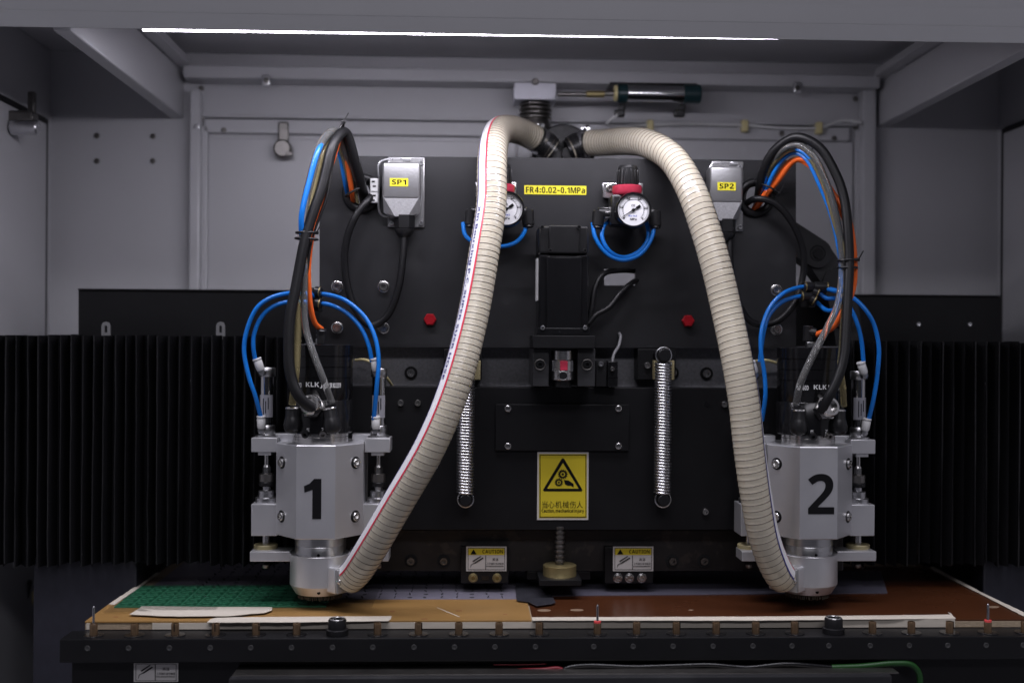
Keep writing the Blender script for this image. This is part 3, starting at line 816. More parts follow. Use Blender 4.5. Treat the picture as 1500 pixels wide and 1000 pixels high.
# ------------------------------------------------------------------ spindle connectors
def connector(x0, x1, y0, num, left, label):
    """x0..x1 hood, y0 its top"""
    c = thing('spindle_connector', label, 'connector', at((x0 + x1) / 2, y0 + 50, YU), 'grey connectors on the upper plate')
    ox = 0 if left else -6
    obj('base_plate', MB().pbox(x0 + 8 + ox, x1 + 6 + ox, y0 - 7, y0 + 96, YU - .004, .004, .003), diecast, c)
    Yh = YU - .036
    h = MB()
    X = lambda x, y, Y: at(x, y, Y)
    z0_, z1_, z2_ = at(x0, y0, Yh).z, at(x0, y0 + 54, Yh).z, at(x0, y0 + 79, Yh).z
    xa, xb = at(x0, y0, Yh).x, at(x1, y0, Yh).x; xm = (xa + xb) / 2
    h.box(((xa + xb) / 2, Yh + .016, (z0_ + z1_) / 2), (xb - xa, .032, z0_ - z1_), .005, seg=3)
    obj('hood', h, diecast, c)
    n = w(17)
    t = MB(); 
    A = [(xa + .001, Yh + .0015, z1_ + .004), (xb - .001, Yh + .0015, z1_ + .004), (xb - .001, Yh + .031, z1_ + .004), (xa + .001, Yh + .031, z1_ + .004)]
    Bq = [(xa + .001, Yh + .014, z2_ + .010), (xb - .001, Yh + .014, z2_ + .010)]
    va = [t.bm.verts.new(v) for v in A]
    mid = [t.bm.verts.new(v) for v in ((xm - n * .55, Yh + .006, z2_), (xm + n * .55, Yh + .006, z2_), (xm + n, Yh + .03, z2_), (xm - n, Yh + .03, z2_))]
    sd = [t.bm.verts.new(v) for v in ((xa + .001, Yh + .02, z2_ + .007), (xb - .001, Yh + .02, z2_ + .007))]
    f = t.bm.faces.new
    f((va[0], va[1], mid[1], mid[0])); f((va[0], mid[0], sd[0])); f((va[1], sd[1], mid[1])); f((mid[0], mid[1], mid[2], mid[3]))
    f((va[0], sd[0], va[3])); f((va[1], va[2], sd[1])); f((sd[0], mid[0], mid[3])); f((sd[1], mid[2], mid[1])); f((va[3], sd[0], mid[3])); f((va[2], mid[2], sd[1])); f((va[2], va[3], mid[3], mid[2])); f((va[0], va[3], va[2], va[1]))
    obj('cast_neck', t, rough_cast, c, 20)
    gx = xm + (w(4) if left else w(3)); gz = z2_ + .003
    g = MB().cyl((gx, Yh + .018, gz), (gx, Yh + .018, gz - w(20)), w(15), hexa=True, bev=.001)
    g.lathe((gx, Yh + .018, gz - w(20)), (0, 0, -1), [(0, w(14)), (w(4), w(14)), (w(10), w(10)), (w(13), w(7))], 28)
    obj('cable_gland', g, blackpl, c)
    lev = x0 - 5 if left else x0
    p = [at(x0 + 26, y0 - 4, Yh + .02), at(x0 + 4, y0 - 3, Yh + .02), at(lev, y0 + 3, Yh + .02), at(lev, y0 + 30, Yh + .02), at(lev, y0 + 70, Yh + .02), at(lev + 4, y0 + 78, Yh + .024), at(x0 + 16, y0 + 81, Yh + .028)]
    obj('locking_wire', MB().tube(Path(p, .003), w(1.5), 8), zinc, c)
    lv = MB().pbox(x0 + 30, x0 + 42, y0 - 6, y0 - 1, Yh + .012, .01, .001)
    obj('locking_lug', lv, zinc, c)
    if left:
        k = MB(); k.pbox(x0 - 18, x0 - 6, y0 + 24, y0 + 60, Yh + .016, .008, .002)
        hd = obj('handle_clip', k, whitepl, c)
        for i in range(5):
            yy = y0 + 28.5 + i * 6.8
            obj('clip_slot', MB().pbox(x0 - 15.5 + (i % 2) * 1.5, x0 - 11 + (i % 2) * 1.5, yy - .6, yy + 1.8, Yh + .0155, .001, 0), ink, hd)
        obj('clip_rib', MB().pbox(x0 - 17, x0 - 7, y0 + 41, y0 + 43, Yh + .0145, .002, 0), whitepl, hd)
    for x, y in ((x1 + 1 + ox, y0 + 2), (x1 + 1 + ox, y0 + 90), (x0 + 14 + ox, y0 + 90)): bolt(c, x, y, YU - .004, w(3.5), zinc, False, 'screw')
    lx = x0 + 11
    lb2 = obj('number_label', MB().pbox(lx, lx + 27, y0 + 24, y0 + 36, Yh - .0006, .0008, 0), yellow, c, label='yellow label printed ' + num)
    lettering(num, lx + 3, lx + 24, y0 + 26, y0 + 33.5, Yh - .0009, ink, lb2, offset=.008)
    return c
connector(560, 616, 237, 'SP1', True, 'grey metal connector with yellow SP1 label')
connector(1040, 1089, 243, 'SP2', False, 'grey metal connector with yellow SP2 label')
cable('connector_cable', [(592, 348, 0), (590, 378, -.003), (583, 425, -.005), (566, 464, -.004), (543, 477, -.003), (520, 452, -.002), (506, 400, -.004), (507, 355, -.008), (522, 315, -.010), (541, 291, .0), (552, 280, .03)], w(5.3), rubber, 'thick black cable hanging in a loop below the SP1 connector')
cable('connector_cable', [(1069, 352, 0), (1070, 390, -.004), (1080, 440, -.006), (1102, 472, -.004), (1135, 472, -.002), (1163, 445, -.002), (1176, 405, .0), (1176, 365, -.004), (1160, 326, -.010), (1135, 298, -.012), (1110, 291, -.008), (1092, 298, .02)], w(5.0), rubber, 'thick black cable looping from the SP2 connector round the plate edge')

# ------------------------------------------------------------------ spindles
YA = -.06
ZS = lambda y: at(470, y, YA).z
def spindle_unit(cx, sgn, num, words):
    """sgn: side on which the suction port sits"""
    n = words
    Z = ZS
    def lat(o, x, Y, prof, m, name, seg=36, hexset=(), label=None):
        """profile in photograph rows, top to bottom"""
        Zl = lambda y: at(470, y, Y - .8 * w(max(q[1] for q in prof), YA)).z
        return obj(name, MB().lathe((x, Y, Zl(prof[0][0])), (0, 0, -1), [(Zl(prof[0][0]) - Zl(y), w(r, YA)) for y, r in prof], seg, hexset), m, o)
    # motor spindle
    sp = thing('spindle_motor', 'black cylindrical spindle motor above the block with numeral ' + words, 'spindle', (cx, YA, Z(640)), 'spindle motors')
    R0 = 45.5
    prof = [(504, R0 - 2), (505, R0)]
    for y in (521, 537, 553): prof += [(y, R0), (y + .4, R0 - 1), (y + 1.4, R0 - 1), (y + 1.8, R0)]
    prof += [(585, R0), (586, R0 - .8), (587, R0)]
    prof += [(634, R0), (635.5, R0 - 1.5)]
    lat(sp, cx, YA, prof, gloss, 'motor_casing', 64)
    lat(sp, cx, YA, [(635.5, 39), (640, 39), (640.4, 38.4), (641, 39), (652, 39)], steel, 'clamp_collar', 48)
    lat(sp, cx, YA, [(788, 37), (800, 37), (800.5, 36.4), (801.5, 37), (822, 37)], alud, 'spindle_nose', 48)
    obj('nose_hole', MB().cyl((cx + w(2), YA - w(37, YA) - .0004, Z(806)), (cx + w(2), YA - w(30, YA), Z(806)), w(2)), ink, sp)
    # curved lettering on the casing
    def curved(s, ang0, ang1, y0, y1, m, off=.02, vert=0):
        me = text_mesh(s, off)
        xs = [v.co.x for v in me.vertices]; ys = [v.co.y for v in me.vertices]
        a0, a1, b0, b1 = min(xs), max(xs), min(ys), max(ys)
        rr = w(R0, YA) + .0004
        for v in me.vertices:
            u = (v.co.x - a0) / (a1 - a0); t = (v.co.y - b0) / (b1 - b0)
            if vert: u, t = 1 - t, u
            a = R(ang0 + (ang1 - ang0) * u)
            v.co = Vector((cx + rr * math.sin(a), YA - rr * math.cos(a), Z(y1) + (Z(y0) - Z(y1)) * t))
        me.materials.clear(); me.materials.append(m); me.name = 'lettering'
        put('lettering', me, centre(me), sp)
    sh = -8 if num == '1' else 14
    if num == '2': sh = 6
    curved('KL-60D', -42 + sh, -22 + sh, 559, 566, inkw, .0)
    curved('KLKJ', -9 + sh - 4, 17 + sh, 558, 566.5, inkw, .02)
    curved('SPINDLER NO.33519', 18 + sh, 52 + sh, 559, 566, inkw, .0)
    for i, s in enumerate(('OUT', 'AIR', 'IN', 'NO')):
        a = -42 + i * 27 + sh * .5
        curved(s, a, a + 5, 623, 632, inkw, .0, 1)
    # fittings
    for ang, tilt in ((-46, -1), (26, 1)) if num == '1' else ((-32, -1), (42, 1)):
        a = R(ang)
        px_, py_ = cx + w(50, YA) * math.sin(a), YA - w(50, YA) * math.cos(a)
        ft = MB()
        ax = Vector((tilt * -.16 if num == '1' and tilt > 0 else 0, 0, 1))
        base = Vector((px_, py_, Z(624)))
        ft.lathe(base, ax, [(-.007, w(4)), (-.005, w(9)), (-.001, w(12)), (.006, w(12.4)), (.012, w(11)), (.014, w(10.5)), (.016, w(9.7)), (.026, w(9.7)), (.029, w(8.6))], 28)
        o = obj('elbow_fitting', ft, blackpl, sp)
        obj('fitting_ring', MB().lathe(base + ax * .0265, ax, [(0, w(9.9)), (.0012, w(10.2)), (.0024, w(9.6))], 28), steel, o)
        obj('fitting_nipple', MB().cyl((cx + w(40, YA) * math.sin(a), YA - w(40, YA) * math.cos(a), Z(616)), (px_, py_, Z(616)), w(8)), blackpl, o)
    gy = 598; ga = R(-8 if num == '1' else 14)
    gl = MB(); dv = Vector((math.sin(ga), -math.cos(ga), .25)).normalized()
    gp = Vector((cx, YA, Z(gy + 6))) + dv * w(43, YA)
    gl.lathe(gp, dv, [(0, w(17)), (w(9), w(17))], 24, hexset={0, 1}); gl.lathe(gp + dv * w(9), dv, [(0, w(14.5)), (w(9), w(14.5)), (w(12), w(12.5)), (w(12), w(9.5)), (w(4), w(9))], 28)
    obj('cable_gland', gl, steel, sp)
    for a_, r_ in ((-20, 5), (10, 5)):
        a = R(a_ + (12 if num == '2' else 0)); dv2 = Vector((math.sin(a), -math.cos(a), -.3)).normalized()
        p = Vector((cx, YA, Z(618))) + dv2 * w(44, YA)
        o = obj('plug', MB().lathe(p, dv2, [(0, w(r_)), (w(8), w(r_)), (w(8), w(r_ * .5)), (w(4), w(r_ * .5)), (w(4), 0)], 20), dsteel if a_ > 0 else blackpl, sp)
    top = MB().box((cx - w(3) + w(2), YA - .01, Z(500)), (w(11), w(10), w(8)), .001)
    obj('top_fitting', top, alud, sp)
    # clamp block with the numeral
    bk = thing('spindle_clamp', 'silver aluminium clamp block bearing the black numeral ' + words, 'clamp block', (cx, YA, Z(788)), 'numbered clamp blocks')
    W2 = w(62.5, YA); Fr = w(27.3, YA); yb = YA - .012; yf = YA - .052
    sec = [(cx - W2, .0), (cx - W2, yb), (cx - Fr, yf), (cx + Fr, yf), (cx + W2, yb), (cx + W2, .0)]
    bm_ = MB()
    Zf = lambda y, Y=yf: at(470, y, Y).z
    zt, zb = Zf(652), Zf(790)
    ring = []
    for z, ins in ((zt, .0012), (zt - .0012, 0), (zb + .0012, 0), (zb, .0012)):
        ring.append([bm_.bm.verts.new((cx + (x - cx) * (1 - ins / W2), y + (ins if y < -.01 else 0), z)) for x, y in sec])
    for a, b2 in zip(ring, ring[1:]): bm_._bridge(a, b2)
    bm_.bm.faces.new(ring[0]); bm_.bm.faces.new(ring[-1])
    obj('block_body', bm_, alu, bk, 20)
    # bolts lie in the chamfer faces
    ch = Vector((W2 - Fr, yb - yf, 0)); nrm = Vector((ch.y, -ch.x, 0)).normalized()
    for s in (-1, 1):
        nn = Vector((nrm.x * s, nrm.y, 0))
        for y in (678, 757):
            p = Vector((cx + s * (Fr + (W2 - Fr) * .72), yf + (yb - yf) * .72, Zf(y, -.09)))
            b2 = MB().lathe(p - nn * .0002, nn, [(0, w(8.5)), (.0006, w(8.5)), (.0006, w(7))], 28)
            obj('counterbore', b2, anod2, bk)
            r_ = w(6.2)
            o = MB().lathe(p, nn, [(0, r_), (r_ * .45, r_), (r_ * .6, r_ * .86), (r_ * .6, r_ * .6), (r_ * .15, r_ * .56), (r_ * .15, 0)], 24, hexset={3, 4})
            obj('bolt', o, steel, bk)
    # numeral
    if num == '1':
        pts = [(u + 340 / 1, v) for u, v in ()]
        g1 = [(336, 411), (360, 400), (380, 378), (412, 378), (412, 562), (373, 562), (373, 428), (338, 441)]
        q1 = [(cx + w((u - 383) * .32 - 1.5, YA), Zf(580 + v * .32)) for u, v in g1]
        obj('numeral', MB().prism(q1, yf - .0005, yf - .0002), ink, bk, 0)
    else:
        me = text_mesh(num, .0)
        xs = [v.co.x for v in me.vertices]; ys = [v.co.y for v in me.vertices]
        a0, a1, b0, b1 = min(xs), max(xs), min(ys), max(ys)
        u0, u1, r0, r1 = -15.5, 22.5, 692, 752
        for v in me.vertices:
            v.co = Vector((cx + w(u0 + (u1 - u0) * (v.co.x - a0) / (a1 - a0), YA), yf - .0005, Zf(r1) + (Zf(r0) - Zf(r1)) * (v.co.y - b0) / (b1 - b0)))
        me.materials.clear(); me.materials.append(ink); me.name = 'numeral'
        put('numeral', me, centre(me), bk)
    # lifting cylinders left and right
    Yq = -.042
    for s in (-1, 1):
        x = cx + s * w(82, YA)
        side = ('left' if s < 0 else 'right') + ' of the ' + ('left' if num == '1' else 'right') + ' spindle block'
        pc = thing('lift_cylinder', 'slim steel air cylinder with white fittings standing ' + side, 'air cylinder', (x, Yq, Z(640)), 'slim cylinders beside the spindles')
        lat(pc, x, Yq, [(539, 11.6), (540, 12.4), (551, 12.4), (552, 11.6)], alud, 'top_head', 32)
        lat(pc, x, Yq, [(551, 10.3), (624, 10.3)], cyltube, 'barrel', 32)
        # paper sticker wrapped on the barrel
        st = MB(); rr = w(10.5)
        pts = [(x + rr * math.sin(R(a)), Yq - rr * math.cos(R(a))) for a in range(-60, 61, 10)]
        for k in range(len(pts) - 1):
            q = [st.bm.verts.new((pts[k][0], pts[k][1], Z(579))), st.bm.verts.new((pts[k + 1][0], pts[k + 1][1], Z(579))), st.bm.verts.new((pts[k + 1][0], pts[k + 1][1], Z(612))), st.bm.verts.new((pts[k][0], pts[k][1], Z(612)))]
            st.bm.faces.new(q)
        bmesh.ops.remove_doubles(st.bm, verts=st.bm.verts, dist=1e-6)
        sto = obj('sticker', st, mat('silver_sticker', (.42, .42, .46), .3, metal=.4), pc)
        for k, (dx, yy0, yy1) in enumerate(((-3.2, 584, 608), (.2, 588, 606), (3.6, 583, 600))):
            x1_ = x + w(dx); 
            lt = MB().box((x1_, Yq - math.sqrt(rr * rr - w(dx) ** 2) - .0004, (Z(yy0) + Z(yy1)) / 2), (w(1.2), .0003, Z(yy0) - Z(yy1)))
            obj('print_mark', lt, ink, sto)
        lat(pc, x, Yq, [(623, 11.6), (624, 12.4), (638, 12.4), (639, 11.6)], alud, 'bottom_head', 32)
        lat(pc, x, Yq, [(638, 16), (641, 16)], alud, 'seat_washer', 32)
        for yy, tx in ((546, -.35 if (s < 0 or num == '2') else -.1), (631, 0 if num == '1' else .15)):
            fo = -w(5) if num == '1' else w(4)
            fx = x + fo
            if s > 0 and num == '1': fx = x - w(3)
            base = Vector((fx, Yq - w(12), Z(yy)))
            obj('swivel_ball', MB().lathe(base + Vector((0, w(4), 0)), (0, -1, 0), [(0, w(6)), (w(5), w(6)), (w(8), w(4)), (w(8.6), 0)], 20), zinc, pc)
            ax = Vector((tx, -.1, 1)).normalized()
            fb = obj('push_fitting', MB().lathe(base + ax * w(3) - Vector((0, w(2), 0)), ax, [(0, w(5)), (w(3), w(6)), (w(14), w(6)), (w(15), w(5.4))], 24), whitepl, pc)
            obj('release_ring', MB().lathe(base + ax * w(18.6) - Vector((0, w(2), 0)), ax, [(0, w(6.3)), (w(1.5), w(6.6)), (w(2.6), w(6))], 24), whitepl, pc)
        lat(pc, x, Yq, [(662, 3.2), (684, 3.2)], steel, 'piston_rod', 20)
        # bracket + guide
        br = thing('cylinder_bracket', 'silver machined bracket and guide block ' + side, 'bracket', (x, Yq, Z(735)), 'silver brackets beside the spindles')
        obj('top_bracket', MB().box((x - s * 0 , Yq, (Z(641) + Z(662)) / 2), (w(36), .040, Z(641) - Z(662)), .001), alu, br)
        obj('bracket_arm', MB().box((cx + s * w(58), Yq + .014, (Z(637) + Z(647)) / 2), (w(34), .024, Z(637) - Z(647)), .001), alu, br)
        obj('bracket_boss', MB().box((x, Yq - .002, (Z(662) + Z(667)) / 2), (w(18), .03, Z(662) - Z(667)), .0006), alu, br)
        gd = MB().box((x - s * w(1), Yq, (Z(737.5) + Z(784)) / 2), (w(36.5), .042, Z(737.5) - Z(784)), .001)
        obj('guide_block', gd, alu, br)
        lat(br, x, Yq, [(719, 10), (720, 11.6), (729, 11.6), (729.2, 14.5), (730, 15.8), (738, 15.8)], alud, 'guide_collar', 32)
        rd = thing('lift_rod', 'slim steel lift rod with nuts and black damper ' + side, 'rod', (x, Yq, Z(800)), 'lift rods beside the spindles')
        lat(rd, x, Yq, [(681, 4.4), (684, 5.8), (684, 6.2), (694, 6.2)], steel, 'hex_nut', 24, {1, 2, 3})
        lat(rd, x, Yq, [(694, 9), (695, 10.5), (705.5, 10.5), (706, 10)], dsteel, 'damper_cup', 28)
        lat(rd, x, Yq, [(706, 10), (707, 11), (712, 11), (713, 9)], rubber, 'rubber_damper', 28)
        lat(rd, x, Yq, [(713, 6), (716, 6.4), (719, 6.4)], zinc, 'jam_nut', 24, {1, 2})
        lat(rd, x, Yq, [(783, 5.6), (801, 5.6)], steel, 'rod', 20)
        lat(rd, x, Yq, [(798.5, 16.4), (799.5, 17.4), (811, 17.4), (812, 16.4)], bush, 'amber_bush', 36)
        lat(rd, x, Yq, [(827, 5.4), (831, 5.4), (832.5, 4.4)], dsteel, 'end_bolt', 20)
    # pressure foot
    Zc = lambda y: at(470, y, YA - .034).z
    pf = thing('dust_cup', 'round silver dust cup with bristle ring under the ' + ('left' if num == '1' else 'right') + ' spindle', 'dust cup', (cx, YA, Zc(880)), 'dust cups')
    body = MB().lathe((cx, YA, Zc(815)), (0, 0, -1), [(Zc(815) - Zc(y), w(r, YA)) for y, r in ((815, 42.5), (816, 43.5), (860, 43.5), (872, 36.5), (873.5, 35.5))], 64)
    obj('cup', body, alu, pf, 30)
    for s in (-1, 1):
        obj('foot_arm', MB().box((cx + s * w(71, YA), YA + .008, (Zc(812) + Zc(827)) / 2), (w(58, YA), .036, Zc(812) - Zc(827)), .001), alu, pf)
    obj('vent_hole', MB().cyl((cx + w(3), YA - w(40, YA), Zc(867)), (cx + w(3), YA - w(34, YA), Zc(867)), w(2.3)), ink, pf)
    # port boss
    d_ = Vector((sgn * .74, -.67, .0)).normalized()
    bpos = Vector((cx + sgn * w(35, YA), YA - w(27, YA), Zc(848)))
    rotm = Matrix.Rotation(math.atan2(d_.x, -d_.y), 3, 'Z')
    obj('port_boss', MB().box(bpos - d_ * .004, (w(44), .03, w(36)), .003, rotm), alu, pf)
    obj('port_flange', MB().box(bpos + d_ * .013, (w(46), .006, w(34)), .0025, rotm, 3), diecast, pf)
    sv_ = rotm @ Vector((1, 0, 0))
    p = bpos + d_ * .016 - sv_ * (sgn * w(18.5))
    r_ = w(4.4)
    obj('bolt', MB().lathe(p, d_, [(0, r_), (r_ * .6, r_), (r_ * .8, r_ * .86), (r_ * .8, r_ * .6), (r_ * .2, r_ * .56), (r_ * .2, 0)], 20, hexset={3, 4}), steel, pf)
    br_ = MB()
    rnd = random.Random(int(num))
    for i in range(70):
        a = 2 * math.pi * i / 70 + rnd.uniform(-.02, .02)
        l = Zc(873) - Zc(880.5 + rnd.uniform(-1, 1.2))
        q = Vector((cx + w(31, YA) * math.cos(a), YA + w(31, YA) * math.sin(a), Zc(873)))
        br_.cyl(q, q + Vector((rnd.uniform(-.0006, .0006), rnd.uniform(-.0006, .0006), -l)), w(.85), w(.6), 5)
    o = obj('bristle_ring', br_, mat('dark_bristle', (.07, .06, .045), .6), pf); o['kind'] = 'stuff'
    return bpos + d_ * .016, d_
CX1 = at(470, 700, YA).x; CX2 = at(1183, 700, YA).x
port1, dir1 = spindle_unit(CX1, 1, '1', 'one')
port2, dir2 = spindle_unit(CX2, -1, '2', 'two')

# ------------------------------------------------------------------ suction hoses
def suction_hose(pts, endp, enddir, label, theta, clampY, text=None, s0=0):
    P = [at(*q) for q in pts] + [endp + enddir * .012 + Vector((0, 0, .012)), endp - enddir * .004]
    pa = Path(P, .0022)
    r = .0210
    h = thing('suction_hose', label, 'hose', P[-1], 'wire reinforced suction hoses')
    pit = .0088; n = len(pa.p)
    # slightly ribbed wall
    def rad(t):
        return r + .0002 * math.sin(2 * math.pi * t * pa.L / pit)
    obj('hose_wall', MB().tube(pa, rad, 36, False), hosem, h, 60)
    # wire helix
    W = Path.__new__(Path); turns = pa.L / pit; m = int(turns * 26)
    W.p = []; rr = []
    for i in range(m + 1):
        s = pa.L * i / m; p, nn, bb = pa.frame(s); th = 2 * math.pi * s / pit + .45 * math.sin(s * 31) + .3 * math.sin(s * 77 + 1)
        rv = (nn * math.cos(th) + bb * math.sin(th)).normalized()
        W.p.append(p + rv * (r + .00005)); rr.append(rv)
    W.t = [(W.p[min(m, i + 1)] - W.p[max(0, i - 1)]).normalized() for i in range(m + 1)]
    W.n = rr; W.b = [W.t[i].cross(rr[i]) for i in range(m + 1)]
    obj('wire_spiral', MB().tube(W, .00054, 5), wirem, h, 60)
    # printed ribbon: navy, white, red
    def strip(a0, a1, m_, name, sa, sb, lift=.00058):
        t = MB(); N_ = int((sb - sa) / .0025); prev = None
        for i in range(N_ + 1):
            s = sa + (sb - sa) * i / N_; p, nn, bb = pa.frame(s); off = theta(s / pa.L)
            row = []
            for k in range(5):
                th = R(off + a0 + (a1 - a0) * k / 4)
                row.append(t.bm.verts.new(p + (nn * math.cos(th) + bb * math.sin(th)).normalized() * (r + lift)))
            if prev:
                for k in range(4): t.bm.faces.new((prev[k], prev[k + 1], row[k + 1], row[k]))
            prev = row
        return obj(name, t, m_, h, 60)
    sb = pa.L - .01
    strip(-15, 15, whitep, 'white_stripe', s0, sb); strip(15.3, 21, navyp, 'navy_stripe', s0, sb); strip(-22, -15.3, redp, 'red_stripe', s0, sb)
    if text:
        tm = text_mesh(text[0], .015)
        xs = [v.co.x for v in tm.vertices]; ys = [v.co.y for v in tm.vertices]
        a0, a1, b0, b1 = min(xs), max(xs), min(ys), max(ys)
        for v in tm.vertices:
            s = text[1] + (text[2] - text[1]) * (v.co.x - a0) / (a1 - a0)
            p, nn, bb = pa.frame(s)
            th = R(theta(s / pa.L) + 12 - 16 * (v.co.y - b0) / (b1 - b0))
            v.co = p + (nn * math.cos(th) + bb * math.sin(th)).normalized() * (r + .0009)
        tm.materials.clear(); tm.materials.append(navyp); tm.name = 'lettering'
        put('lettering', tm, centre(tm), h)
    e0 = pa.frame(.02)[0]; e1 = pa.p[0]; ed = (e1 - e0).normalized()
    obj('end_pipe', MB().cyl(e0, e1 + ed * .006, r * .86, seg=36), blackpl, h)
    # hose clamp at the manifold end
    for k, s in enumerate((.012, .026)):
        p, nn, bb = pa.frame(s); p2, _, _ = pa.frame(s + .004)
        ax = (p2 - p).normalized()
        c = obj('hose_clamp', MB().lathe(p - ax * .004, ax, [(0, r + .0004), (0, r + .0016), (.008, r + .0016), (.008, r + .0004)], 40, (), False), zinc if k else blackpl, h)
        if k:
            q = p + Vector((0, -.2, 1)).normalized() * (r + .003)
            obj('clamp_screw', MB().cyl(q - bb * .012, q + bb * .014, .0034, seg=12).box(q, (.016, .008, .006), .001), zinc, c)
    p, nn, bb = pa.frame(.006); p2, _, _ = pa.frame(.04)
    obj('rubber_cuff', MB().tube(Path([pa.frame(s)[0] for s in (0, .012, .024, .036)], .003), r + .0004, 36), blackpl, h)
    return h
suction_hose([(808, 220, .205), (789, 206, .20), (766, 194, .17), (745, 189, .11), (731, 193, .05), (723, 213, -.02), (720.5, 248, -.068), (719.5, 300, -.09), (709.5, 368, -.115), (692, 467, -.14), (664, 572, -.165), (632, 650, -.17), (582, 738, -.155), (541, 808, -.13)],
             port1, dir1, 'cream suction hose with red and white stripe, leading to the left spindle', lambda t: 46 + max(0, t - .5) * 40 if t > .3 else 46 - (.3 - t) * 60, 0, ('Xin Bouxing P.C. SUPER SUSR HOSE', .41, .66), .14)
suction_hose([(836, 219, .205), (856, 211, .205), (885, 209, .17), (918, 207, .10), (950, 211, .03), (985, 233, -.03), (1011, 275, -.07), (1034, 338, -.095), (1052, 401, -.11), (1067, 467, -.12), (1079, 525, -.13), (1089.5, 587, -.135), (1096.5, 650, -.135), (1107, 725, -.13), (1120, 790, -.12)],
             port2, dir2, 'cream suction hose with plain front, leading to the right spindle', lambda t: -92 + max(0, t - .62) * 105, 0, None, .2)

# ------------------------------------------------------------------ cable bundles and air tubes
G1 = 'tubes and cables of the left bundle'; G2 = 'tubes and cables of the right bundle'
cable('spindle_cable', [(536, 300, .05), (531, 278, .0), (521, 240, -.03), (505, 194, -.055), (489, 210, -.075), (473, 270, -.09), (450, 339, -.105), (434, 418, -.115), (424, 475, -.122), (426, 550, -.128), (440, 583, -.128), (463, 601, -.115)], w(7.4), rubber, 'thick black spindle cable arching down to the left spindle', 'cable', G1)
cable('coolant_tube', [(521, 302, .05), (514, 270, .0), (503, 226, -.03), (489, 196, -.05), (475, 218, -.072), (461, 265, -.088), (450, 330, -.098), (437, 430, -.105), (436, 490, -.11), (433, 550, -.115), (428, 592, -.105)], w(5.2), amberclear, 'yellowish clear tube entering the left fitting of the left spindle', 'tube', G1)
cable('coolant_tube', [(524, 300, .05), (517, 270, .0), (508, 228, -.03), (491, 193, -.055), (471, 210, -.078), (455, 263, -.093), (443.5, 318, -.103), (446, 400, -.105), (447, 475, -.11), (460, 520, -.118), (474, 556, -.122), (486, 590, -.112)], lambda t: w(6.2) if t < .45 else w(6.2 - 1.4 * min(1, (t - .45) * 8)), clear, 'greyish clear tube entering the right fitting of the left spindle', 'tube', G1)
cable('air_tube', [(515, 302, .05), (507, 272, .0), (498, 226, -.025), (484, 198, -.060), (468, 217, -.085), (452.6, 268, -.1005), (441.4, 320, -.1095), (445, 370, -.095), (449, 420, -.07), (459, 436, -.04)], w(3.9), blue, 'blue supply tube inside the left bundle', 'air tube', G1)
cable('orange_tube', [(519, 303, .05), (516, 285, .0), (509, 240, -.025), (499, 204, -.045), (488, 232, -.06), (472, 290, -.08), (458, 340, -.09), (452, 387, -.095), (452, 412, -.095), (455, 450, -.09), (462, 474, -.08), (471, 482, -.07)], w(3.8), orange, 'orange air tube in the left bundle above the left spindle', 'air tube', G1)
cable('signal_wire', [(530, 300, .05), (527, 280, .0), (518, 240, -.03), (503, 198, -.05), (490, 226, -.066), (478, 290, -.082), (458, 345, -.092), (449, 400, -.10), (441, 450, -.105)], w(2.4), rubber, 'thin black wire in the left bundle', 'cable', G1)
cable('spindle_cable', [(1108, 310, .06), (1113, 275, .0), (1118, 250, -.02), (1134, 221, -.04), (1165, 201, -.06), (1198, 214, -.075), (1223, 252, -.085), (1236, 288, -.092), (1242, 335, -.10), (1244, 381, -.105), (1242, 434, -.112), (1240, 475, -.118), (1236, 525, -.125), (1225, 560, -.128), (1212, 585, -.126), (1203, 602, -.115)], w(6.6), rubber, 'thick black spindle cable arching down to the right spindle', 'cable', G2)
cable('coolant_tube', [(1109, 308, .06), (1119, 268, .0), (1133, 236, -.03), (1150, 217, -.05), (1170, 213, -.06), (1192, 230, -.075), (1211, 269, -.085), (1224, 312, -.092), (1233, 368, -.098), (1232, 417, -.105), (1226, 450, -.11), (1212, 480, -.115), (1190, 522, -.12), (1172, 563, -.122), (1166, 592, -.112)], w(5), clear, 'clear tube crossing to the left fitting of the right spindle', 'tube', G2)
cable('coolant_tube', [(1106, 308, .06), (1117, 272, .0), (1132, 240, -.028), (1152, 221, -.046), (1172, 218, -.056), (1192, 238, -.07), (1209, 275, -.08), (1222, 320, -.09), (1238, 380, -.10), (1237, 440, -.10), (1234, 500, -.105), (1231, 540, -.11), (1234, 562, -.112), (1236, 594, -.10)], w(4.6), amberclear, 'yellowish clear tube entering the right fitting of the right spindle', 'tube', G2)
cable('air_tube', [(1103, 308, .06), (1115, 279, .0), (1126, 250, -.02), (1141, 227, -.038), (1160, 217, -.05), (1184, 229, -.066), (1205, 262, -.078), (1219, 297, -.086), (1229, 345, -.092), (1236, 390, -.095), (1230, 424, -.08), (1214, 424, -.05)], w(3.4), blue, 'blue supply tube on the outside of the right bundle', 'air tube', G2)
cable('air_tube', [(1106, 312, .06), (1121, 283, .0), (1131, 258, -.02), (1146, 234, -.034), (1163, 224, -.045), (1180, 232, -.058), (1200, 270, -.07), (1216, 310, -.078), (1228, 360, -.085), (1234, 420, -.085), (1224, 452, -.07), (1210, 454, -.05), (1197, 443, -.035)], w(3.2), blue, 'second blue tube tucked inside the right bundle', 'air tube', G2)
cable('orange_tube', [(1102, 312, .06), (1112, 298, .01), (1139, 265, -.015), (1166, 234, -.04), (1190, 240, -.06), (1218, 280, -.075), (1240, 315, -.088), (1249, 350, -.095), (1250, 421, -.098), (1234, 457, -.098), (1219, 480, -.09), (1196, 490, -.075)], w(4.2), orange, 'orange air tube in the right bundle above the right spindle', 'air tube', G2)
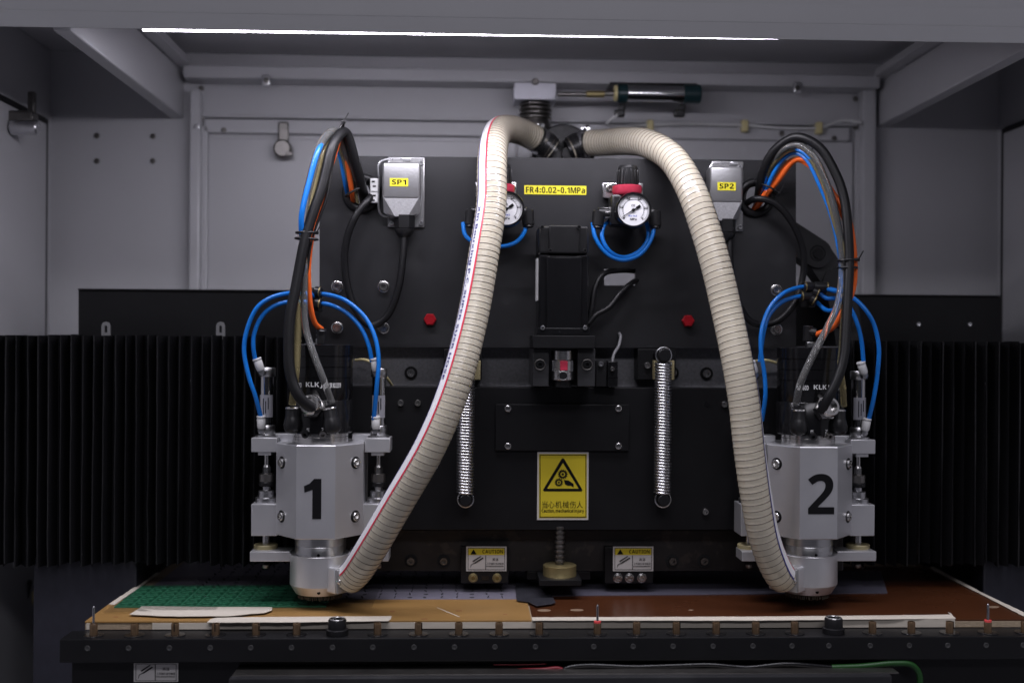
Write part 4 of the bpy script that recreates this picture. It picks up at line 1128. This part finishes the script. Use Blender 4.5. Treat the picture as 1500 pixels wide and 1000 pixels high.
cable('orange_tube', [(1098, 314, .06), (1107, 302, .01), (1133, 268, -.012), (1162, 234, -.035), (1190, 246, -.055), (1220, 290, -.07), (1240, 330, -.085), (1246, 380, -.09), (1244, 430, -.09)], w(3.6), orange, 'second orange tube behind the black cable of the right bundle', 'air tube', G2)
GT = 'blue tubes of the lift cylinders'
def bt(pts, label): cable('air_tube', pts, w(3.15), blue, label, 'air tube', GT)
bt([(460, 428, -.04), (425, 429, -.055), (397, 436, -.065), (377, 450, -.07), (362, 482, -.07), (357.5, 512, -.07), (364, 550, -.07), (374, 580, -.068), (383, 614, -.058)], 'outer blue tube left of the left spindle reaching the lower fitting')
bt([(460, 444, -.04), (423, 442, -.055), (400, 449, -.06), (383, 464, -.062), (372, 490, -.062), (371, 508, -.062), (374, 528, -.058)], 'inner blue tube left of the left spindle ending at the upper fitting')
bt([(466, 430, -.04), (483, 432, -.045), (506, 440, -.055), (534, 464, -.06), (549, 493, -.066), (554.5, 525, -.07), (552, 565, -.07), (547.5, 614, -.06)], 'outer blue tube right of the left spindle reaching the lower fitting')
bt([(466, 444, -.04), (482, 446, -.045), (506, 457, -.05), (529, 481, -.055), (540, 506, -.058), (545, 530, -.058)], 'inner blue tube right of the left spindle ending at the upper fitting')
bt([(1184, 420, -.04), (1170, 421, -.045), (1147, 430, -.055), (1128, 450, -.06), (1116, 482, -.066), (1114.5, 512, -.07), (1120, 550, -.07), (1121, 580, -.07), (1116, 616, -.06)], 'outer blue tube left of the right spindle beside the hose')
bt([(1184, 434, -.04), (1170, 434, -.045), (1146, 442, -.05), (1127, 461, -.054), (1119, 485, -.058), (1113, 530, -.056)], 'inner blue tube left of the right spindle beside the hose')
bt([(1200, 429, -.04), (1211, 437, -.045), (1226, 437, -.05), (1240, 444, -.052), (1252, 464, -.056), (1261, 494, -.06), (1265, 530, -.058)], 'inner blue tube right of the right spindle ending at the upper fitting')
bt([(1206, 421, -.04), (1220, 424, -.045), (1238, 430, -.05), (1257, 442, -.058), (1277, 468, -.066), (1287, 505, -.07), (1285.5, 545, -.07), (1280, 582, -.068), (1272, 617, -.058)], 'outer blue tube right of the right spindle reaching the lower fitting')
# fitting manifolds
def union(x, y, label, pts):
    u = thing('tube_manifold', label, 'fitting', at(x, y, -.035), 'black tube manifolds above the spindles')
    obj('manifold_body', MB().pbox(x - 9, x + 9, y - 13, y + 13, -.045, .018, .003).pbox(x - 5, x + 5, y + 10, y + 22, -.040, .05, .002), blackpl, u)
    for x0, y0, x1, y1 in pts:
        a, b2 = at(x0, y0, -.042), at(x1, y1, -.044)
        o = obj('port', MB().cyl(a, b2, w(7.4), bev=.001), blackpl, u)
        dd = (b2 - a).normalized()
        obj('port_ring', MB().lathe(b2 - dd * .003, dd, [(0, w(7.6)), (.0008, w(7.9)), (.0018, w(7.6))], 24), brass, o)
union(461, 434, 'black tube manifold above the left spindle', ((461, 427, 471, 428), (461, 444, 471, 445), (458, 428, 449, 429), (458, 444, 449, 444)))
union(1190, 428, 'black tube manifold above the right spindle', ((1190, 420, 1177, 420), (1188, 434, 1172, 434), (1192, 420, 1214, 421), (1190, 426, 1200, 430), (1186, 436, 1195, 441)))
for x, y, l in ((470, 492, '1'), (1183, 488, '2')):
    p = at(x, y, -.07)
    e = tag(obj('elbow_fitting', MB().cyl(at(x + 1, y - 11, -.07), at(x, y + 12, -.07), w(7), bev=.001).cyl(at(x, y - 2, -.07), at(x + (12 if l == '2' else 1), y - (0 if l == '2' else 10), -.072), w(7.2), bev=.001), blackpl), 'black fitting of the orange tube on top of the ' + ('left' if l == '1' else 'right') + ' spindle', 'fitting', 'fittings of the orange tubes')
# cable ties
def tie(x, y, Y, rx, ang, label, tail=True):
    t = MB(); c = at(x, y, Y); 
    pts = []
    for i in range(25):
        a = 2 * math.pi * i / 24
        u, v = rx * math.cos(a), .011 * math.sin(a)
        pts.append(c + Vector((u * math.cos(ang), v, u * math.sin(ang))))
    t.tube(Path(pts, .003), .0016, 8)
    if tail:
        q = c + Vector((rx * math.cos(ang), -.004, rx * math.sin(ang)))
        t.box(q, (.006, .005, .005), .001)
        t.box(q + Vector((.004, -.003, .006)), (.0016, .001, .014), 0, Matrix.Rotation(.5, 3, 'Y'))
    tag(obj('cable_tie', t, blackpl, None, 60), label, 'cable tie', 'black cable ties on the bundles')
tie(499, 191, -.053, w(12), 1.2, 'cable tie at the peak of the left bundle')
tie(449, 341, -.10, w(14), .0, 'upper cable tie of the pair half way down the left bundle')
tie(449, 350, -.10, w(15), -.05, 'lower cable tie of the pair half way down the left bundle', False)
tie(519, 281, -.003, w(14), .5, 'cable tie where the left bundle enters the plate')
tie(1176, 213, -.056, w(17), -1.25, 'cable tie at the peak of the right bundle')
tie(1127, 277, -.008, w(14), -.5, 'cable tie where the right bundle leaves the plate')
tie(1241, 381, -.10, w(13), .05, 'upper cable tie of the pair half way down the right bundle')
tie(1241, 392, -.10, w(13), .0, 'lower cable tie of the pair half way down the right bundle', False)
cable('cream_tube', [(521, 527, .03), (535, 527, .01), (550, 534, .0), (565, 551, .01), (576, 567, .04)], w(2.1), cream, 'thin cream tube beside the left spindle over the granite', 'tube')
cable('cream_tube', [(1102, 530, .03), (1118, 527, .01), (1136, 531, .02), (1146, 535, .03)], w(2.1), cream, 'thin cream tube beside the right spindle over the granite', 'tube')

# ------------------------------------------------------------------ rear cover, drag chain, bellows
Yk = .16
rc = tag(obj('rear_cover', MB().ppoly([(115, 425), (1466, 435), (1466, 560), (115, 560)], Yk, .10), anod2), 'long black sheet metal cover behind the bellows', 'cover'); WL[rc] = rc.location.copy()
obj('top_lip', MB().ppoly([(114, 422.5), (1467, 432.5), (1467, 434.5), (114, 424.5)], Yk - .004, .11), anod2, rc)
for x, y in ((1345, 475), (1420, 475)): bolt(rc, x, y, Yk, w(3.2, Yk), zinc, False, 'screw')
for x in (155, 323):
    tab = [(x - 6.5, 497), (x - 6.5, 477), (x - 4.5, 472.5), (x, 471), (x + 4.5, 472.5), (x + 6.5, 477), (x + 6.5, 497)]
    sl = [(x - 2, 487), (x - 2, 478), (x, 476), (x + 2, 478), (x + 2, 487)]
    tag(obj('slotted_tab', MB().ppoly(tab, .075, .003, [sl]), diecast), ('leftmost' if x < 200 else 'right-hand') + ' grey slotted tab behind the top of the left bellows', 'bracket', 'slotted tabs behind the bellows')
ch = thing('cable_chain', 'black plastic cable chain curving down behind the right plate edge', 'cable chain', at(1200, 380, .1))
for (x0, y0, x1, y1, r_) in ((1150, 340, 1198, 371, 21), (1198, 371, 1226, 412, 20), (1226, 412, 1240, 462, 20), (1240, 462, 1246, 515, 20)):
    a = math.atan2(y1 - y0, x1 - x0); pts = []
    for i in range(13): t_ = a + math.pi / 2 + math.pi * i / 12; pts.append((x0 + r_ * math.cos(t_), y0 + r_ * math.sin(t_)))
    for i in range(13): t_ = a - math.pi / 2 + math.pi * i / 12; pts.append((x1 + r_ * math.cos(t_), y1 + r_ * math.sin(t_)))
    k = len([c for c in ch.children]) % 2
    lk = obj('chain_link', MB().ppoly(pts, .085 + .006 * k, .045), anod, ch)
    p = at(x1, y1, .085 + .006 * k)
    obj('link_pin', MB().cyl(p + Vector((0, .001, 0)), p - Vector((0, .003, 0)), w(7.5, .09)).torus(p, (0, 1, 0), w(11, .09), .0009, 28, 6), anod2, lk)

Yb0 = .035
def bellows(x0, x1, ytop0, ytop1, ybot, npl, label, tilt):
    b = thing('bellows_cover', label, 'bellows', at((x0 + x1) / 2, ybot, Yb0 + .02), 'black bellows covers')
    A, C = at(x0, ytop0, Yb0), at(x1, ytop1, Yb0)
    zt = at((x0 + x1) / 2, (ytop0 + ytop1) / 2, Yb0).z; zb = at((x0 + x1) / 2, ybot, Yb0).z
    pw = (C.x - A.x) / npl; Hh = zt - zb
    variants = []
    for v in range(5):
        rn = random.Random(v + 11)
        m = MB()
        dp = .024 + rn.uniform(-.003, .003); k = .42 + rn.uniform(-.12, .12)
        poly = [(0, 0), (.0010, -.0016), (.0020, 0), (pw * k, dp), (pw * .9, .004), (pw + .0004, .0006), (pw + .0004, .0030), (pw * .9, .006), (pw * k, dp + .0022), (0, .0028)]
        nz_ = 8; rows = []
        for i in range(nz_ + 1):
            z = -Hh / 2 + Hh * i / nz_
            e = rn.uniform(-.0007, .0007)
            dz = rn.uniform(-.004, .002) if i == 0 else 0
            rows.append([m.bm.verts.new((x + (e if 0 < j < 5 else 0), y, z + dz)) for j, (x, y) in enumerate(poly)])
        for r0, r1 in zip(rows, rows[1:]): m._bridge(r0, r1)
        m.bm.faces.new(rows[0]); m.bm.faces.new(rows[-1])
        me = finish(m.bm, fabric, 30); me.materials.append(hem)
        for f in me.polygons:
            c = f.center
            if c.y < .0001 and c.x < .004: f.material_index = 1
        me.name = 'pleat'
        variants.append(me)
    for i in range(npl):
        me = variants[random.randrange(5)]
        f = (i + .5) / npl
        o = put('pleat', me, (A.x + pw * i, Yb0 + random.uniform(-.005, .004), (zt + zb) / 2 + random.uniform(-.0015, .001)), b)
        o.rotation_euler = (0, tilt(f) + random.uniform(-.0045, .0045), random.uniform(-.2, .2))
    return b
bellows(-24, 452, 490, 492, 826, 30, 'left black pleated bellows cover beside the left spindle', lambda f: 0.012 * max(0, f - .5))
bellows(1232, 1526, 499, 501, 826, 18, 'right black pleated bellows cover beside the right spindle', lambda f: 0)

# granite columns under the bellows
def column(x0, x1, xb0, xb1, label):
    tag(obj('granite_column', MB().box(((at(x0, 900, .06).x + at(x1, 900, .06).x) / 2, .20, (ZF + at(700, 815, .06).z) / 2), (at(x1, 900, .06).x - at(x0, 900, .06).x, .28, at(700, 815, .06).z - ZF), .003), mat('blue_grey_granite', (.020, .020, .030), .55, var=.3, scale=90, bump=.12, bscale=300, fleck=(180, (.02, .02, .03), .62))), label, 'column', 'granite columns under the bellows')
column(48, 200, 0, 0, 'dark granite column left of the work table')
column(1440, 1600, 0, 0, 'dark granite column right of the work table')
tag(obj('granite_bridge', MB().box(((at(48, 600, .06).x + at(1600, 600, .06).x) / 2, .115, (at(700, 560, .09).z + at(700, 812, .09).z) / 2), (at(1600, 600, .06).x - at(48, 600, .06).x, .05, at(700, 560, .09).z - at(700, 812, .09).z)), granite), 'dark granite bridge beam running behind the bellows', 'granite block')
lc = tag(obj('gap_shade_sheet', MB().pbox(-60, 47, 842, 1010, .33, .02, .001), mat('dark_grey_sheet', (.03, .03, .033), .6)), 'dark grey sheet added to darken the gap at far left', 'cover')  # sheet added to keep the gap beside the column dark
cable('loose_cable', [(50, 865, .3), (38, 905, .3), (22, 935, .3), (12, 958, .3), (30, 945, .3), (44, 915, .3)], .004, cream, 'loose yellowish cable in the dark gap at far left', 'cable')
cable('loose_cable', [(44, 850, .28), (34, 890, .28), (20, 930, .28), (5, 955, .28)], .004, rubber, 'loose black cable in the dark gap at far left', 'cable')

# ------------------------------------------------------------------ work table
YR0, YR1 = -.192, -.147
zr = at(700, 934.0, YR0).z
zbd = zr + .0118
XA = at(87, 937, YR0).x; XB = at(1560, 931, YR0).x
XBD0 = gr(122, 911, zbd).x; XBD1 = gr(1500, 901.5, zbd).x + .006
bed = obj('work_bed', MB().box(((XA + XB) / 2 - .02, .10, zr - .031), (XB - XA - .09, .486, .06), .001), mat('bed_grey', (.16, .15, .18), .5)); tag(bed, 'flat grey machine bed under the boards', 'work table')
rail = thing('clamp_rail', 'long black rail along the table front with a row of pin collets', 'rail', ((XA + XB) / 2, YR0, zr))
zr2 = at(700, 968, YR0).z
obj('rail_bar', MB().box(((XA + XB) / 2, (YR0 + YR1) / 2, (zr + zr2) / 2), (XB - XA, YR1 - YR0, zr - zr2), .0012), anod2, rail)
# collets: one mesh shared by all
def collet_mesh(slot):
    m = MB(); r_ = .0050
    m.lathe((0, 0, 0), (0, 0, 1), [(0, r_), (.0135, r_), (.0150, r_ * .9), (.0150, r_ * .45), (.010, r_ * .42), (.010, 0)], 22)
    return finish(m.bm, bronze)
cm = collet_mesh(0); cm.name = 'collet'
m = MB(); m.lathe((0, 0, 0), (0, 0, 1), [(0, .0132), (.0006, .0132), (.0012, .0128), (.0012, .0058)], 32); fm = finish(m.bm, gloss); fm.name = 'collet_seat'
m = MB(); m.box((0, -.0045, .010), (.0012, .002, .0095)); sm = finish(m.bm, ink, 0); sm.name = 'slot'
m = MB(); m.lathe((0, 0, 0), (0, -1, 0), [(0, .0036), (.0006, .0034), (.0006, .0022), (-.0004, .0018)], 18, (), True); hm = finish(m.bm, mat('worn_set_screw', (.10, .10, .10), .4, metal=.6)); hm.name = 'set_screw'
pegs = [137, 197, 256.5, 316, 375, 434.5, 553, 613, 672, 731, 790, 875, 932.5, 990.7, 1049, 1107, 1164, 1278, 1335, 1391, 1447, 1501]
yc_ = (YR0 + YR1) / 2 - .004
for i, x in enumerate(pegs):
    yy = 929 - 6.0 * (x - 137) / 1363 
    p = at(x, yy, yc_); p.z = zr
    c = put('collet', cm, (p.x, yc_, zr + .0006), rail)
    put('collet_seat', fm, (p.x, yc_, zr + .0001), rail)
    if i in (2, 3): put('slot', sm, (p.x, yc_, zr), c).location = (0, 0, .0004)
    elif i % 3 == 1: 
        o = put('slot', sm, (p.x, yc_, zr), c); o.location = (0, 0, .0004); o.rotation_euler = (0, 0, random.uniform(.6, 2.5))
    put('set_screw', hm, (at(x - 9 * (1 - abs(x - 137) / 1800), 950, YR0).x, YR0 - .0001, at(700, 947, YR0).z), rail)
for x in (494, 1221):
    p = at(x, 926, yc_)
    put('set_screw', hm, (at(x - 7, 950, YR0).x, YR0 - .0001, at(700, 947, YR0).z), rail)
    r_ = .0118
    b_ = MB().lathe((p.x, yc_, zr + .0002), (0, 0, 1), [(0, .0142), (.007, .0142), (.0078, .0125), (.0080, r_), (.019, r_), (.0205, r_ * .92), (.0205, r_ * .6), (.014, r_ * .55), (.014, 0)], 40, hexset={6, 7})
    o = obj('clamp_bolt', b_, anod2, rail)
    obj('bolt_rim', MB().torus((p.x, yc_, zr + .0207), (0, 0, 1), r_ * .82, .0011, 32, 8), steel, o)
for x, ln, lab, ring_ in ((137, .0232, 'drill bit standing in the leftmost collet', False), (875, .0238, 'drill bit with red ring in the middle of the rail', True), (1447, .0238, 'drill bit with pink ring near the right end of the rail', True)):
    p = at(x, 929 - 6.0 * (x - 137) / 1363, yc_)
    t = thing('drill_bit', 'thin steel ' + lab, 'drill bit', (p.x, yc_, zr + .0152), 'drill bits in the rail')
    obj('shank', MB().lathe((p.x, yc_, zr + .008), (0, 0, 1), [(0, .0016), (.007 + ln - .002, .0016), (.007 + ln, .0009), (.007 + ln + .0006, 0)], 16), tool, t)
    if ring_: obj('depth_ring', MB().cyl((p.x, yc_, zr + .0148), (p.x, yc_, zr + .0172), .0048, seg=20), mat('pink_red_ring', (.7, .08, .08), .4), t)
    else: obj('depth_ring', MB().cyl((p.x, yc_, zr + .0152), (p.x, yc_, zr + .0162), .0044, seg=20), bronze, t)

# boards
YF = YR1 + .002
def sheet(name, pts, z0, z1, m, label, cat, group=None, pix=True):
    P = [(gr(x, y, z1).x, gr(x, y, z1).y) for x, y in pts] if pix else pts
    o = tag(obj(name, MB().prism(P, z0, z1, 'Z'), m, None, 20), label, cat, group); WL[o] = o.location.copy(); return o
back = tag(obj('spoil_board', MB().box(((XBD0 + XBD1) / 2, (YF + .34) / 2, (zr + zbd - .003) / 2 + .0002), (XBD1 - XBD0, .34 - YF, zbd - .003 - zr), .0005), mdf), 'light brown fibreboard base under the brown boards', 'board')
xs_ = gr(779, 909.5, zbd).x
tanbd = tag(obj('tan_board', MB().box(((XBD0 + xs_) / 2, (YF - .001 - .02) / 2, zbd - .0012), (xs_ - XBD0, -.02 - YF + .001, .0024), .0004), tanb), 'tan phenolic board on the left half of the table', 'board', 'drilling boards')
brn = tag(obj('brown_board', MB().box(((xs_ + XBD1) / 2 + .0008, (YF + .22) / 2, zbd - .0018), (XBD1 - xs_ - .002, .22 - YF, .0022), .0004), brownb), 'dark brown glossy phenolic board on the right half of the table', 'board', 'drilling boards')
def mark(board, pts, ztop, m, name='scuff_mark'):
    P = [(gr(x, y, ztop).x, gr(x, y, ztop).y) for x, y in pts]
    obj(name, MB().prism(P, ztop + .00002, ztop + .00018, 'Z'), m, board, 0)
scuff = mat('pale_scuff', (.22, .15, .10), .6, var=.3, scale=200)
scuff2 = mat('reddish_stain', (.26, .12, .05), .5, var=.3, scale=200)
for cx0, cy0, rx0, ry0 in ((797, 893.5, 10, 1.8), (845, 893, 10, 1.6), (1455, 888.5, 9, 1.6), (1012, 893, 4, .8)):
    mark(brn, ell(cx0, cy0, rx0, ry0, 16), zbd - .0007, scuff)
for cx0, cy0, rx0, ry0 in ((672, 894, 5, .9), (575, 895, 4, .9), (622, 906, 5, .8), (740, 899, 3, .7), (170, 903, 4, .7)):
    mark(tanbd, ell(cx0, cy0, rx0, ry0, 12), zbd, scuff2)
mark(tanbd, [(640, 889.5), (641, 889.3), (660, 897), (674, 903), (672.5, 903.2), (658, 897.2)], zbd, tape, 'scratch')
# perforated backing sheet behind
zp = zbd + .0006
xq0 = gr(300, 880, zbd).x
per = tag(obj('perforated_sheet', MB().box(((XBD0 + .03 + xs_ + .02) / 2, (-.024 + .30) / 2 + .001, zbd - .0004), (xs_ + .02 - XBD0 - .03, .324, .0016)), sheetm), 'lavender grey perforated sheet behind the tan board', 'sheet'); WL[per] = per.location.copy()
hb = MB()
for xi in range(22):
    for yi in range(12):
        X = xs_ - .012 - xi * .0225; Y_ = -.012 + yi * .0205
        hb.cyl((X + random.uniform(-.0006, .0006), Y_, zbd + .0003), (X, Y_, zbd + .00065), .0036, seg=10)
o = obj('drill_hole', hb, mat('hole_shadow_ink', (.03, .03, .035), .8), per); o['kind'] = 'stuff'
sheet('dark_backing_sheet', [(779, 884), (800, 872), (1300, 868), (1290, 835), (770, 835)], zbd - .0005, zbd + .0002, mat('dark_lavender_laminate', (.10, .095, .125), .3, var=.1), 'dark bluish sheet behind the brown board', 'sheet')
# green circuit panel
pc = thing('circuit_panel', 'green printed circuit panel under clear film, near the left dust cup', 'circuit board', gr(330, 880, zbd))
c0, c1 = gr(167, 888, zbd + .0020), gr(478, 886, zbd + .0020)
gx0, gx1, gy0, gy1 = c0.x, c1.x, c0.y, c0.y + .135
obj('panel_base', MB().box(((gx0 + gx1) / 2, (gy0 + gy1) / 2, zbd + .0013), (gx1 - gx0, gy1 - gy0, .0016)), green2, pc)
nx, ny = 13, 6
um = MB(); ux, uy = (gx1 - gx0) / nx, (gy1 - gy0) / ny
um.box((0, 0, 0), (ux * .90, uy * .86, .0004))
ume = finish(um.bm, green, 0); ume.name = 'circuit_unit'
pm = MB()
rn = random.Random(5)
for k in range(16): pm.box((rn.uniform(-.38, .38) * ux, rn.uniform(-.36, .36) * uy, .0003), (rn.choice((.05, .1, .22)) * ux, rn.choice((.06, .05, .2)) * uy, .0002))
for k in (-.42, .42): pm.box((0, k * uy, .0003), (ux * .8, uy * .02, .0002))
pme = finish(pm.bm, green2, 0); pme.name = 'copper_pads'
for i in range(nx):
    for j in range(ny):
        c = put('circuit_unit', ume, (gx0 + ux * (i + .5), gy0 + uy * (j + .5), zbd + .0023), pc)
        q = put('copper_pads', pme, (0, 0, 0), c); q.location = (0, 0, 0)
sheet('clear_film', [(150, 896), (545, 888), (566, 838), (225, 845)], zbd + .0030, zbd + .0034, film, 'clear plastic film lying over the circuit panel', 'film')
sheet('smoky_film', [(786, 887), (808, 884), (814, 882), (806, 866), (800, 852), (757, 850), (755, 860), (757, 879), (774, 881)], zbd + .0022, zbd + .0026, darkfilm, 'smoky grey plastic scrap below the ball screw', 'film')
# masking tape
GTp = 'strips of masking tape on the boards'
def tp(pts, label, dz=0):
    rn_ = random.Random(len(label)); o = []
    for (x0, y0), (x1, y1) in zip(pts, pts[1:] + pts[:1]):
        n = max(1, int(math.hypot(x1 - x0, (y1 - y0) * 3) / 9))
        for i in range(n):
            t = i / n; j = .45 if n > 8 else .9
            o.append((x0 + (x1 - x0) * t + rn_.uniform(-j, j), y0 + (y1 - y0) * t + rn_.uniform(-j, j) * .35))
    pts = o
    sheet('masking_tape', pts, zbd + .0003 + dz, zbd + .0009 + dz, tape, label, 'tape', GTp)
tp([(190, 899), (200, 893), (207, 887), (300, 888), (398, 888.5), (399, 893), (388, 897), (366, 898), (340, 901), (280, 902), (235, 901.5), (205, 900)], 'torn tape strip in front of the green circuit panel', .0025)
tp([(303, 911), (308, 906), (320, 903.5), (450, 902.5), (574, 901.5), (572, 906), (569, 908.5), (440, 910.5)], 'tape strip along the front edge of the tan board')
tp([(781, 908), (779, 903.2), (900, 903), (1120, 902.2), (1300, 900.5), (1392, 899.2), (1389, 896), (1393, 898), (1400, 905), (1100, 908)], 'long tape strip along the front edge of the brown board')
tp([(160, 884), (168, 885), (235, 838), (228, 838)], 'tape strip along the left edge of the table')
tp([(1500, 902), (1500, 896), (1440, 868), (1367, 829), (1360, 831), (1432, 867)], 'tape strip along the right edge of the brown board')
def front_tape(x0, x1, label):
    a, b2 = gr(x0, 912, zbd).x, gr(x1, 908, zbd).x
    zt_ = zbd - .0026 if x0 < 700 else zbd + .0006
    tag(obj('masking_tape', MB().box(((a + b2) / 2, YF - .0012, (zt_ + zr) / 2 + .0006), (b2 - a, .0006, zt_ - zr - .0008)), tape), label, 'tape', GTp)
front_tape(220, 779, 'pale tape covering the front side of the left board base')
front_tape(780, 1402, 'pale tape covering the front side of the right board base')
front_tape(123, 137, 'short crumpled tape at the left front corner of the boards')

# below the rail
zl = at(700, 1040, -.17).z
base = tag(obj('table_base', MB().box(((at(105, 980, -.17).x + XB) / 2, -.02, (zr2 + .45) / 2 - .0005), (XB - at(105, 980, -.17).x, .30, zr2 - .45), .001), anod2), 'black table base below the clamp rail', 'table base'); WL[base] = base.location.copy()
st = tag(obj('caution_sticker', MB().pbox(196, 261, 970.5, 998, -.1712, .0010, 0), signw), 'grey sticker with pen symbol at lower left under the rail', 'sticker', 'caution stickers'); WL[st] = st.location.copy()
icon(196, 261, 970.5, 998, -.1712, st, False)
shelf = thing('front_tray', 'dark metal tray edge at the bottom of the picture', 'tray', at(700, 1000, -.22))
obj('tray_edge', MB().pbox(340, 1312, 991, 1030, -.225, .012, .002), anod, shelf)
obj('tray_lip', MB().pbox(345, 1322, 986.5, 988.5, -.215, .045, .0005), dsteel, shelf)
bolt(base, 374, 981, -.170, w(4.5), dsteel, False, 'screw')
cable('green_cable', [(1218, 977, -.19), (1260, 975.5, -.19), (1310, 971, -.19), (1335, 973, -.19), (1346, 985, -.19), (1348, 1010, -.19)], w(4.0), greenwire, 'green cable bending down below the rail at right')
cable('black_lead', [(815, 988, -.19), (830, 978, -.19), (855, 974, -.19), (930, 976, -.19), (1000, 974, -.19), (1040, 973, -.19), (1095, 977, -.19), (1150, 972, -.19), (1220, 977, -.19)], w(3), gloss, 'glossy black lead lying along the tray below the rail')
cable('red_wire', [(723, 973, -.185), (760, 973, -.185), (800, 972, -.185)], w(.8), redwire, 'thin straight red wire below the rail centre')
cable('red_wire', [(741, 983, -.19), (765, 981, -.19), (795, 980, -.19), (818, 978, -.19), (826, 981, -.19)], w(2.6), redwire, 'thick red wire splice below the rail centre')
